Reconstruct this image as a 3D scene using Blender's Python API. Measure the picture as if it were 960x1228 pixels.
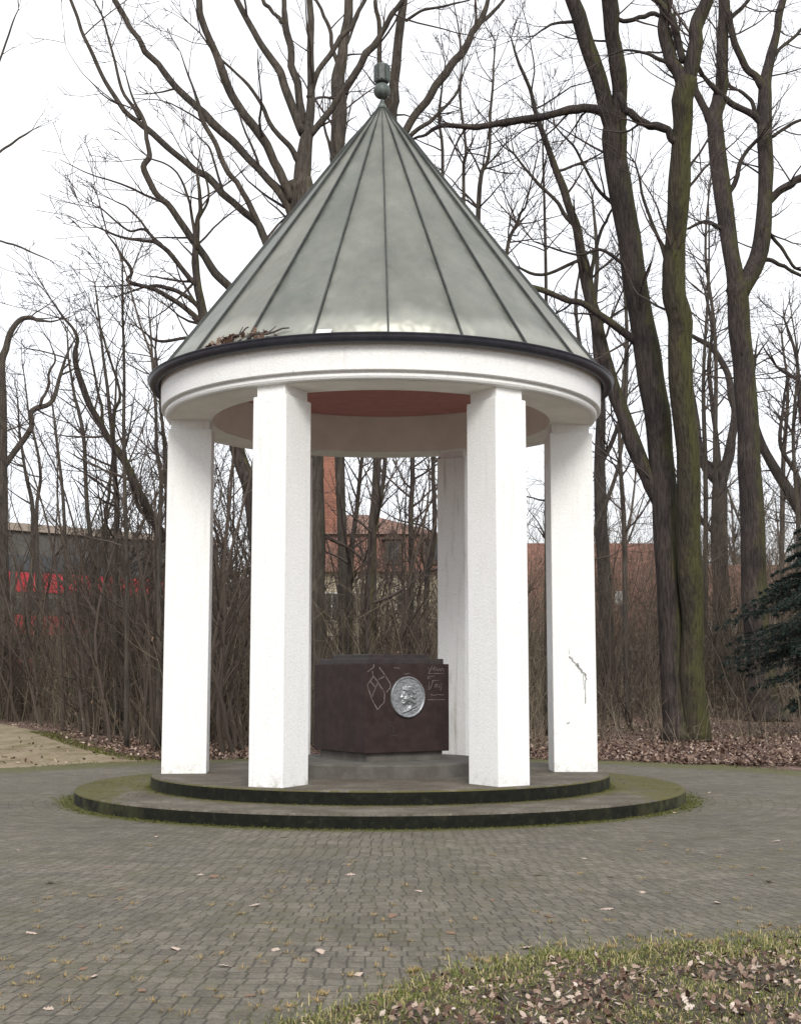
import bpy, bmesh, math, random
import numpy as np
from mathutils import Vector, Matrix

R = math.radians
random.seed(7)
rs = np.random.RandomState(11)
scene = bpy.context.scene
for o in list(bpy.data.objects):
    bpy.data.objects.remove(o)
COL = scene.collection

# ------------------------------------------------------------------ camera
FPX, PITCH, EYE = 1628.8, R(6.8459), 1.55
cam_d = bpy.data.cameras.new('camera')
cam = bpy.data.objects.new('camera', cam_d)
COL.objects.link(cam)
cam.location = (0, 0, EYE)
cam.rotation_euler = (R(90) + PITCH, 0, 0)
cam_d.sensor_fit = 'HORIZONTAL'
cam_d.sensor_width = 36
cam_d.lens = 36 * FPX / 960
cam_d.clip_start = 0.1
cam_d.clip_end = 3000
scene.camera = cam

# ------------------------------------------------------------------ sky, sun, exposure
SUN_EL, SUN_AZ = 34, 6           # soft light from behind the camera, a little to its right
world = bpy.data.worlds.new('World')
scene.world = world
world.use_nodes = True
wt = world.node_tree
wt.nodes.clear()
wo = wt.nodes.new('ShaderNodeOutputWorld')
wb = wt.nodes.new('ShaderNodeBackground')
wb.inputs['Strength'].default_value = 0.075
sky = wt.nodes.new('ShaderNodeTexSky')
sky.sky_type = 'NISHITA'
sky.sun_disc = False
sky.sun_elevation = R(SUN_EL)
sky.sun_rotation = R(180 - SUN_AZ)
cl = wt.nodes.new('ShaderNodeTexNoise')
cl.inputs['Scale'].default_value = 2.2
cl.inputs['Detail'].default_value = 5
clr = wt.nodes.new('ShaderNodeValToRGB')
clr.color_ramp.elements[0].position = 0.3
clr.color_ramp.elements[0].color = (9.2, 9.4, 9.8, 1)
clr.color_ramp.elements[1].position = 0.7
clr.color_ramp.elements[1].color = (11.0, 11.0, 11.1, 1)
mx = wt.nodes.new('ShaderNodeMixRGB')
mx.inputs['Fac'].default_value = 0.88
wt.links.new(cl.outputs['Fac'], clr.inputs['Fac'])
wt.links.new(sky.outputs['Color'], mx.inputs['Color1'])
wt.links.new(clr.outputs['Color'], mx.inputs['Color2'])
wt.links.new(mx.outputs['Color'], wb.inputs['Color'])
wt.links.new(wb.outputs['Background'], wo.inputs['Surface'])

sun_d = bpy.data.lights.new('sun', 'SUN')
sun_d.energy = 1.5
sun_d.angle = R(20)
sun_d.color = (1, 0.965, 0.91)
sun = bpy.data.objects.new('sun', sun_d)
COL.objects.link(sun)
sv = Vector((math.sin(R(SUN_AZ)) * math.cos(R(SUN_EL)), -math.cos(R(SUN_AZ)) * math.cos(R(SUN_EL)), math.sin(R(SUN_EL))))
sun.rotation_euler = sv.to_track_quat('Z', 'Y').to_euler()
sun.location = sv * 60

scene.view_settings.view_transform = 'Standard'
scene.view_settings.look = 'None'
scene.view_settings.gamma = 1
scene.view_settings.use_curve_mapping = False
scene.view_settings.exposure = 0.85

# ------------------------------------------------------------------ helpers: points, meshes, tags
CX, CY = -0.2547, 17.846          # the pavilion's axis
PHI = R(3.396)
CT, ST = math.cos(PITCH), math.sin(PITCH)

def ray(px, py):
    u = (px - 480) / FPX
    v = -(py - 614) / FPX
    return np.array([u, CT - v * ST, ST + v * CT])

def at(px, py, Y):
    d = ray(px, py)
    return d * (Y / d[1]) + np.array([0, 0, EYE])

def ground(px, py):
    d = ray(px, py)
    return d * (-EYE / d[2]) + np.array([0, 0, EYE])

def tag(o, label=None, cat=None, group=None, kind=None):
    if label: o['label'] = label
    if cat: o['category'] = cat
    if group: o['group'] = group
    if kind: o['kind'] = kind
    return o

def empty(name, loc, rz=0):
    o = bpy.data.objects.new(name, None)
    COL.objects.link(o)
    o.location = loc
    o.rotation_euler = (0, 0, rz)
    o.empty_display_size = 0.3
    return o

class MB:
    """collects vertices and faces and links them as one mesh object"""
    def __init__(s):
        s.v, s.f, s.m, s.n = [], [], [], 0
    def add(s, verts, faces, mat=0):
        verts = np.asarray(verts, dtype=float).reshape(-1, 3)
        s.v.append(verts)
        n = s.n
        s.f.extend([tuple(i + n for i in f) for f in faces])
        s.m.extend([mat] * len(faces))
        s.n += len(verts)
    def box(s, c, size, rz=0, mat=0):
        x, y, z = np.array(size) / 2
        v = np.array([(-x, -y, -z), (x, -y, -z), (x, y, -z), (-x, y, -z), (-x, -y, z), (x, -y, z), (x, y, z), (-x, y, z)])
        ca, sa = math.cos(rz), math.sin(rz)
        v = np.c_[v[:, 0] * ca - v[:, 1] * sa, v[:, 0] * sa + v[:, 1] * ca, v[:, 2]] + np.array(c)
        s.add(v, [(3, 2, 1, 0), (4, 5, 6, 7), (0, 1, 5, 4), (1, 2, 6, 5), (2, 3, 7, 6), (3, 0, 4, 7)], mat)
    def lathe(s, c, prof, n=96, mat=0, closed=False):
        """profile of (radius, z) turned about the vertical through c; runs so that normals face out when going up"""
        a = np.arange(n) * 2 * math.pi / n
        k = len(prof)
        v = np.concatenate([np.c_[c[0] + r * np.cos(a), c[1] + r * np.sin(a), np.full(n, c[2] + z)] for r, z in prof])
        f = []
        for i in range(k if closed else k - 1):
            j = (i + 1) % k
            for q in range(n):
                p = (q + 1) % n
                f.append((i * n + q, i * n + p, j * n + p, j * n + q))
        s.add(v, f, mat)
    def tube(s, pts, rad, sides=5, mat=0, cap=True):
        P = np.asarray(pts, dtype=float)
        rad = np.asarray(rad, dtype=float)
        k = len(P)
        T = np.gradient(P, axis=0)
        T /= np.linalg.norm(T, axis=1)[:, None] + 1e-12
        ref = np.array([0.31, 0.95, 0.05]) if abs(T[0, 2]) > 0.5 else np.array([0.1, 0.1, 1.0])
        U = np.cross(np.broadcast_to(ref, T.shape), T)
        U /= np.linalg.norm(U, axis=1)[:, None] + 1e-12
        W = np.cross(T, U)
        a = np.arange(sides) * 2 * math.pi / sides
        v = (P[:, None, :] + rad[:, None, None] * (np.cos(a)[None, :, None] * U[:, None, :] + np.sin(a)[None, :, None] * W[:, None, :])).reshape(-1, 3)
        f = []
        for i in range(k - 1):
            b = i * sides
            for q in range(sides):
                p = (q + 1) % sides
                f.append((b + q, b + p, b + sides + p, b + sides + q))
        if cap:
            f.append(tuple(range(sides - 1, -1, -1)))
            f.append(tuple((k - 1) * sides + q for q in range(sides)))
        s.add(v, f, mat)
    def build(s, name, mats, parent=None, smooth=False, origin=None):
        me = bpy.data.meshes.new(name)
        V = np.concatenate(s.v) if s.v else np.zeros((0, 3))
        if origin is not None: V = V - np.array(origin)
        me.from_pydata(V.tolist(), [], s.f)
        for m in (mats if isinstance(mats, (list, tuple)) else [mats]):
            me.materials.append(m)
        if any(s.m): me.polygons.foreach_set('material_index', s.m)
        if smooth: me.polygons.foreach_set('use_smooth', [True] * len(me.polygons))
        me.update()
        o = bpy.data.objects.new(name, me)
        COL.objects.link(o)
        if origin is not None: o.location = origin
        if parent is not None:
            o.parent = parent
            pw = Matrix.Translation(parent.location) @ parent.rotation_euler.to_matrix().to_4x4()
            o.matrix_parent_inverse = pw.inverted()
        return o

def bevel(o, w, seg=2, angle=40):
    m = o.modifiers.new('bevel', 'BEVEL')
    m.width = w; m.segments = seg; m.limit_method = 'ANGLE'; m.angle_limit = R(angle)
    return o

def subpart(o, part):
    """parents o, built in world coordinates, to a part whose own matrix is the identity"""
    o.parent = part
    return o

# ------------------------------------------------------------------ helpers: materials
def mat(name, color=(0.5, 0.5, 0.5), rough=0.8, metal=0.0, spec=None):
    m = bpy.data.materials.new(name)
    m.use_nodes = True
    b = m.node_tree.nodes['Principled BSDF']
    b.inputs['Base Color'].default_value = (*color, 1)
    b.inputs['Roughness'].default_value = rough
    b.inputs['Metallic'].default_value = metal
    if spec is not None: b.inputs['Specular IOR Level'].default_value = spec
    return m

class NT:
    """short hand for building node trees"""
    def __init__(s, m):
        s.m = m; s.t = m.node_tree; s.b = s.t.nodes['Principled BSDF']
    def n(s, typ, **kw):
        nd = s.t.nodes.new('ShaderNode' + typ)
        for k, v in kw.items(): setattr(nd, k, v)
        return nd
    def link(s, a, b): s.t.links.new(a, b)
    def put(s, sock, v):
        if hasattr(v, 'is_linked') or hasattr(v, 'links'): s.link(v, sock)
        else: sock.default_value = v
    def math(s, op, a, b=0.0, c=None, clamp=False):
        nd = s.n('Math', operation=op, use_clamp=clamp)
        s.put(nd.inputs[0], a); s.put(nd.inputs[1], b)
        if c is not None: s.put(nd.inputs[2], c)
        return nd.outputs[0]
    def pos(s, obj=False):
        if obj: return s.n('TexCoord').outputs['Object']
        return s.n('NewGeometry').outputs['Position']
    def sep(s, v):
        nd = s.n('SeparateXYZ'); s.link(v, nd.inputs[0]); return nd.outputs
    def comb(s, x, y, z=0.0):
        nd = s.n('CombineXYZ'); s.put(nd.inputs[0], x); s.put(nd.inputs[1], y); s.put(nd.inputs[2], z); return nd.outputs[0]
    def scale(s, v, xyz):
        nd = s.n('VectorMath', operation='MULTIPLY'); s.link(v, nd.inputs[0]); nd.inputs[1].default_value = xyz; return nd.outputs[0]
    def noise(s, v, scale, detail=4, rough=0.55, color=False):
        nd = s.n('TexNoise'); s.link(v, nd.inputs['Vector'])
        nd.inputs['Scale'].default_value = scale; nd.inputs['Detail'].default_value = detail; nd.inputs['Roughness'].default_value = rough
        return nd.outputs['Color' if color else 'Fac']
    def step(s, v, a, b):
        nd = s.n('MapRange', interpolation_type='SMOOTHSTEP'); s.put(nd.inputs['Value'], v)
        nd.inputs['From Min'].default_value = a; nd.inputs['From Max'].default_value = b
        return nd.outputs[0]
    def ramp(s, v, stops):
        nd = s.n('ValToRGB'); s.link(v, nd.inputs[0]); e = nd.color_ramp.elements
        while len(e) < len(stops): e.new(0.5)
        for i, (p, c) in enumerate(stops):
            e[i].position = p; e[i].color = (*c, 1) if len(c) == 3 else c
        return nd.outputs[0]
    def mix(s, f, a, b):
        nd = s.n('MixRGB'); s.put(nd.inputs[0], f)
        s.put(nd.inputs[1], (*a, 1) if isinstance(a, tuple) and len(a) == 3 else a)
        s.put(nd.inputs[2], (*b, 1) if isinstance(b, tuple) and len(b) == 3 else b)
        return nd.outputs[0]
    def mul(s, a, b):
        nd = s.n('MixRGB', blend_type='MULTIPLY'); nd.inputs[0].default_value = 1; s.put(nd.inputs[1], a); s.put(nd.inputs[2], b); return nd.outputs[0]
    def color(s, c): s.put(s.b.inputs['Base Color'], c)
    def rough(s, c): s.put(s.b.inputs['Roughness'], c)
    def bump(s, h, strength=0.5, dist=0.01):
        nd = s.n('Bump'); nd.inputs['Strength'].default_value = strength; nd.inputs['Distance'].default_value = dist
        s.link(h, nd.inputs['Height']); s.link(nd.outputs[0], s.b.inputs['Normal'])

def plaster(name, stained=0.0):
    m = mat(name, (0.8, 0.8, 0.78), 0.9, spec=0.2); t = NT(m); p = t.pos()
    fine = t.noise(p, 55, 3, 0.7)
    mid = t.noise(p, 3.0, 5, 0.6)
    streak = t.noise(t.scale(p, (9, 9, 0.7)), 1.6, 5, 0.65)
    x, y, z = t.sep(p)
    c = t.mix(t.math('MULTIPLY', t.step(mid, 0.45, 0.75), 0.25), (0.83, 0.83, 0.82), (0.74, 0.735, 0.70))
    c = t.mul(c, t.ramp(t.noise(p, 34, 3, 0.8), [(0.34, (0.92, 0.92, 0.915)), (0.55, (1.0,) * 3)]))
    c = t.mix(t.math('MULTIPLY', t.step(streak, 0.5, 0.8), 0.16 + stained), c, (0.36, 0.34, 0.27))
    # rain splash, algae and flaked paint just above the platform
    low = t.math('SUBTRACT', 1.0, t.step(z, 0.30, 0.52))
    splash = t.math('MULTIPLY', low, t.step(t.noise(p, 9, 7, 0.75), 0.46, 0.72))
    c = t.mix(t.math('MULTIPLY', splash, 0.6), c, (0.26, 0.25, 0.17))
    spots = t.step(t.noise(p, 23, 2, 0.5), 0.73, 0.78)
    c = t.mix(t.math('MULTIPLY', spots, 0.45), c, (0.3, 0.29, 0.26))
    t.color(c)
    t.bump(t.math('ADD', t.noise(p, 40, 3, 0.75), t.math('MULTIPLY', t.noise(p, 120, 2), 0.4)), 0.55, 0.014)
    return m

def plain_noise(name, a, b, scale=6, rough=0.8, bump=0.0, bscale=40, metal=0.0, dist=0.01):
    m = mat(name, a, rough, metal); t = NT(m); p = t.pos()
    t.color(t.mix(t.step(t.noise(p, scale, 5, 0.6), 0.35, 0.68), a, b))
    if bump: t.bump(t.noise(p, bscale, 4, 0.6), bump, dist)
    return m

M = {}
M['plaster'] = plaster('white_plaster')
M['plaster_stained'] = plaster('stained_plaster', 0.55)
# the ceiling and soffit, off-white limewash gone grey
M['soffit'] = plain_noise('grey_limewash', (0.82, 0.795, 0.74), (0.74, 0.715, 0.66), 2.5, 0.9, 0.3, 60)
M['ceiling_red'] = plain_noise('red_ceiling_paint', (0.54, 0.245, 0.22), (0.46, 0.21, 0.19), 5, 0.85, 0.2, 60)
M['gutter'] = plain_noise('dark_gutter_metal', (0.016, 0.017, 0.026), (0.028, 0.028, 0.038), 8, 0.45)

def roof_mat():
    m = mat('weathered_zinc', (0.3, 0.32, 0.29), 0.42, 0.0); t = NT(m); p = t.pos()
    x, y, z = t.sep(p)
    dx = t.math('SUBTRACT', x, CX); dy = t.math('SUBTRACT', y, CY)
    ang = t.math('MULTIPLY', t.math('ARCTAN2', dy, dx), 22 / (2 * math.pi))
    ang = t.math('ADD', ang, SEAM0)
    cell = t.math('FLOOR', ang)
    wn = t.n('TexWhiteNoise', noise_dimensions='1D'); t.link(cell, wn.inputs['W'])
    big = t.noise(t.scale(p, (1, 1, 0.55)), 1.3, 5, 0.6)
    cloud = t.noise(p, 3.4, 6, 0.65)
    base = t.ramp(big, [(0.3, (0.145, 0.149, 0.131)), (0.5, (0.195, 0.198, 0.175)), (0.72, (0.265, 0.266, 0.238))])
    c = t.mix(0.32, base, t.ramp(cloud, [(0.3, (0.115, 0.125, 0.108)), (0.7, (0.255, 0.255, 0.215))]))
    # paler wavy band along the eaves: reflected sheen painted into the colour
    edge = t.math('ADD', z, t.math('MULTIPLY', t.math('SUBTRACT', t.noise(t.scale(p, (1, 1, 0.3)), 1.6, 3), 0.5), 0.55))
    pale = t.math('SUBTRACT', 1.0, t.step(edge, 5.50, 5.80))
    c = t.mix(t.math('MULTIPLY', pale, 0.55), c, (0.45, 0.45, 0.40))
    c = t.mul(c, t.ramp(wn.outputs[0], [(0, (0.86, 0.88, 0.88)), (1, (1.08, 1.06, 1.04))]))
    specks = t.step(t.noise(p, 30, 2), 0.72, 0.76)
    c = t.mix(t.math('MULTIPLY', specks, 0.5), c, (0.55, 0.55, 0.52))
    t.color(c)
    t.rough(t.ramp(cloud, [(0.3, (0.38,) * 3), (0.7, (0.55,) * 3)]))
    t.b.inputs['Metallic'].default_value = 0.45
    t.bump(t.noise(t.scale(p, (1, 1, 0.6)), 2.6, 2), 0.5, 0.14)
    return m
SEAM0 = 0.0   # set with the seams below
SEAM_A = R(-90 + 2.3)
SEAM0 = -(SEAM_A * 22 / (2 * math.pi)) + 22
M['roof'] = roof_mat()
M['seam'] = plain_noise('dark_seam', (0.022, 0.026, 0.024), (0.045, 0.05, 0.045), 6, 0.5)
M['finial'] = plain_noise('verdigris', (0.085, 0.108, 0.098), (0.05, 0.055, 0.05), 16, 0.55, 0.4, 40)

def concrete(name, riser=False):
    m = mat(name, (0.2, 0.19, 0.17), 0.92, spec=0.2); t = NT(m); p = t.pos(); x, y, z = t.sep(p)
    dx = t.math('SUBTRACT', x, CX); dy = t.math('SUBTRACT', y, CY)
    r = t.math('SQRT', t.math('ADD', t.math('MULTIPLY', dx, dx), t.math('MULTIPLY', dy, dy)))
    n1 = t.noise(p, 2.2, 6, 0.65); n2 = t.noise(p, 11, 5, 0.7); n3 = t.noise(p, 0.9, 4, 0.6)
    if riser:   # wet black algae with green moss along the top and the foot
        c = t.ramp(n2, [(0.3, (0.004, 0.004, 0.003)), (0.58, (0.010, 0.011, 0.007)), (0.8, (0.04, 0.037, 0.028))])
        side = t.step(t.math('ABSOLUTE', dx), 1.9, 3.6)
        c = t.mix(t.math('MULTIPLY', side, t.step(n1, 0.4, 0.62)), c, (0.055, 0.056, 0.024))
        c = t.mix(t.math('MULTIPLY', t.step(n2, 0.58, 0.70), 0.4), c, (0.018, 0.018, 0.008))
    else:
        c = t.ramp(n1, [(0.28, (0.070, 0.060, 0.046)), (0.5, (0.108, 0.095, 0.076)), (0.72, (0.170, 0.152, 0.128))])
        # moss fills the inner corner below the upper riser and spreads at both ends of the tread
        corner = t.math('MULTIPLY', t.step(r, R2 - 0.02, R2), t.math('SUBTRACT', 1.0, t.step(r, R2 + 0.05, R2 + 0.30)))
        ends = t.math('MULTIPLY', t.step(t.math('ABSOLUTE', dx), 2.5, 3.5), t.step(r, R2 - 0.25, R2 + 0.1))
        ms = t.math('ADD', t.math('MULTIPLY', corner, 0.32), t.math('MULTIPLY', ends, 0.40))
        ms = t.math('ADD', ms, t.math('MULTIPLY', t.step(r, 1.7, 3.9), 0.03))
        mix_n = t.math('ADD', t.math('MULTIPLY', t.math('SUBTRACT', n2, 0.5), 0.9), t.math('MULTIPLY', t.math('SUBTRACT', t.noise(p, 3.2, 6, 0.75), 0.5), 0.9))
        mask = t.step(t.math('ADD', ms, mix_n), 0.14, 0.36)
        gr = t.noise(p, 26, 4, 0.85); c = t.mul(c, t.ramp(gr, [(0.34, (0.62,) * 3), (0.66, (1.38,) * 3)]))
        sp = t.step(t.noise(p, 17, 3, 0.6), 0.66, 0.70); c = t.mix(t.math('MULTIPLY', sp, 0.5), c, (0.30, 0.26, 0.19))
        c = t.mix(t.math('MULTIPLY', mask, 0.85), c, t.mix(n3, (0.055, 0.054, 0.014), (0.125, 0.113, 0.036)))
    t.color(c)
    t.bump(n2, 0.6, 0.015)
    return m
R1, R2 = 3.853, 2.926
M['tread'] = concrete('mossy_concrete')
M['riser'] = concrete('algae_black_concrete', True)
M['inner_step'] = plain_noise('grey_concrete', (0.115, 0.106, 0.093), (0.075, 0.068, 0.058), 4, 0.9, 0.5, 30)

M['pedestal'] = plain_noise('brown_polished_stone', (0.0235, 0.0135, 0.0122), (0.037, 0.0225, 0.0205), 7, 0.6, 0.08, 60)
M['pedestal'].node_tree.nodes['Principled BSDF'].inputs['Specular IOR Level'].default_value = 0.22
M['slab'] = plain_noise('dark_lid_stone', (0.016, 0.010, 0.010), (0.032, 0.022, 0.021), 9, 0.5)
M['medallion'] = plain_noise('cast_aluminium', (0.31, 0.32, 0.33), (0.18, 0.19, 0.20), 30, 0.42, 0.25, 90, metal=0.55, dist=0.004)
M['graffiti'] = plain_noise('pale_scratch_paint', (0.17, 0.145, 0.135), (0.07, 0.055, 0.052), 40, 0.8)
M['scuff'] = plain_noise('grey_scuff', (0.20, 0.20, 0.19), (0.42, 0.42, 0.41), 45, 0.9)

def bark(name, a, b, moss=0.5, mossc=(0.09, 0.095, 0.028), fissure=1.0):
    m = mat(name, a, 0.95, spec=0.15); t = NT(m); p = t.pos()
    st = t.scale(p, (1, 1, 0.10))
    n1 = t.noise(st, 24 * fissure, 5, 0.75); n2 = t.noise(p, 1.1, 4, 0.6); n3 = t.noise(p, 7, 4, 0.65)
    vo = t.n('TexVoronoi'); vo.inputs['Scale'].default_value = 11 * fissure; t.link(st, vo.inputs['Vector'])
    c = t.mix(t.step(n1, 0.35, 0.65), a, b)
    c = t.mul(c, t.ramp(vo.outputs['Distance'], [(0.0, (1.1,) * 3), (0.6, (0.85,) * 3)]))
    c = t.mul(c, t.ramp(n2, [(0.3, (0.72, 0.72, 0.75)), (0.7, (1.25, 1.22, 1.15))]))
    if moss:  # green algae grows on the damp side of the trunk, the side turned to +x
        nx, ny, nz = t.sep(t.n('NewGeometry').outputs['Normal'])
        k = t.math('ADD', t.math('MULTIPLY', nx, 0.42), t.math('ADD', t.math('MULTIPLY', n2, 0.9), t.math('MULTIPLY', n3, 0.45)))
        k = t.step(k, 1.06 - moss * 0.5, 1.42 - moss * 0.5)
        k = t.math('MULTIPLY', k, t.math('ADD', 0.2, t.math('MULTIPLY', t.step(n1, 0.36, 0.64), 0.8)))
        c = t.mix(t.math('MULTIPLY', k, 0.8), c, t.mix(n3, (mossc[0] * 0.55, mossc[1] * 0.55, mossc[2] * 0.6), mossc))
    t.color(c)
    t.bump(n1, 0.9, 0.035)
    return m
M['oak_bark'] = bark('oak_bark', (0.028, 0.023, 0.021), (0.080, 0.066, 0.060), 0.6)
M['mossy_bark'] = bark('mossy_bark', (0.032, 0.027, 0.021), (0.080, 0.070, 0.052), 1.2, (0.085, 0.090, 0.024))
M['half_mossy_bark'] = bark('half_mossy_bark', (0.028, 0.023, 0.022), (0.074, 0.062, 0.058), 0.84, (0.082, 0.086, 0.025))
M['grey_bark'] = bark('grey_bark', (0.046, 0.039, 0.033), (0.105, 0.092, 0.078), 0.15, (0.095, 0.10, 0.04))
M['dark_bark'] = bark('dark_bark', (0.040, 0.034, 0.031), (0.085, 0.074, 0.068), 0.3)
def twig_mat(name, a, b):
    m = mat(name, a, 0.9, spec=0.2); t = NT(m)
    g = t.n('NewGeometry')
    t.color(t.mix(g.outputs['Random Per Island'], a, b))
    return m
M['twig'] = twig_mat('dark_twig', (0.050, 0.040, 0.036), (0.085, 0.066, 0.058))
M['sapling'] = twig_mat('sapling_stem', (0.036, 0.028, 0.023), (0.090, 0.071, 0.057))
M['brush'] = twig_mat('brush_stem', (0.048, 0.038, 0.027), (0.195, 0.163, 0.118))
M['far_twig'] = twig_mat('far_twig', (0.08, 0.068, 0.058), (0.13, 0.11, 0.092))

def island_ramp(name, stops, rough=0.75, trans=0.0, big=None):
    m = mat(name, (0.1, 0.1, 0.1), rough, spec=0.25); t = NT(m)
    c = t.ramp(t.n('NewGeometry').outputs['Random Per Island'], stops)
    t.color(c)
    return m
M['leaf'] = island_ramp('dead_leaf', [(0.0, (0.028, 0.015, 0.012)), (0.3, (0.085, 0.048, 0.034)), (0.6, (0.165, 0.105, 0.076)), (0.87, (0.27, 0.19, 0.145)), (1.0, (0.45, 0.36, 0.30))], 0.6)
M['pale_leaf'] = island_ramp('pale_dry_leaf', [(0.0, (0.27, 0.19, 0.15)), (0.5, (0.40, 0.31, 0.25)), (1.0, (0.55, 0.47, 0.41))], 0.6)
M['brown_leaf'] = island_ramp('brown_dry_leaf', [(0.0, (0.075, 0.042, 0.028)), (0.5, (0.17, 0.105, 0.070)), (1.0, (0.26, 0.17, 0.12))], 0.7)
M['grass'] = island_ramp('winter_grass', [(0.0, (0.060, 0.080, 0.014)), (0.4, (0.115, 0.140, 0.026)), (0.60, (0.19, 0.195, 0.05)), (0.76, (0.32, 0.27, 0.12)), (1.0, (0.46, 0.37, 0.20))], 0.6)
M['dry_grass'] = island_ramp('dry_tuft', [(0.0, (0.22, 0.15, 0.065)), (0.6, (0.36, 0.25, 0.12)), (1.0, (0.16, 0.15, 0.04))], 0.8)
M['moss'] = island_ramp('moss_tuft', [(0.0, (0.035, 0.043, 0.008)), (0.6, (0.085, 0.09, 0.018)), (1.0, (0.14, 0.135, 0.035))], 0.95)
M['needle'] = island_ramp('spruce_needle', [(0.0, (0.009, 0.016, 0.013)), (0.7, (0.022, 0.036, 0.030)), (1.0, (0.052, 0.072, 0.062))], 0.6)

# ------------------------------------------------------------------ ground
def soil_mat():
    m = mat('leafy_soil', (0.1, 0.07, 0.05), 0.95, spec=0.15); t = NT(m); p = t.pos()
    v = t.n('TexVoronoi'); v.inputs['Scale'].default_value = 13; t.link(p, v.inputs['Vector'])
    vs = t.sep(v.outputs['Color'])
    leaf = t.ramp(vs[0], [(0, (0.05, 0.03, 0.024)), (0.4, (0.11, 0.066, 0.052)), (0.75, (0.185, 0.12, 0.10)), (1, (0.30, 0.21, 0.18))])
    soil = t.ramp(t.noise(p, 6, 6, 0.7), [(0.3, (0.032, 0.022, 0.016)), (0.7, (0.085, 0.062, 0.045))])
    n = t.noise(p, 0.35, 5, 0.6); n2 = t.noise(p, 5, 4, 0.6)
    c = t.mix(t.step(n2, 0.36, 0.52), soil, leaf)
    green = t.math('MULTIPLY', t.step(n, 0.5, 0.66), 0.55)
    c = t.mix(green, c, t.ramp(t.noise(p, 9, 5, 0.7), [(0.3, (0.035, 0.042, 0.012)), (0.7, (0.10, 0.105, 0.035))]))
    t.color(c); t.bump(t.math('ADD', v.outputs['Distance'], n2), 0.8, 0.03)
    return m
M['soil'] = soil_mat()

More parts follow.
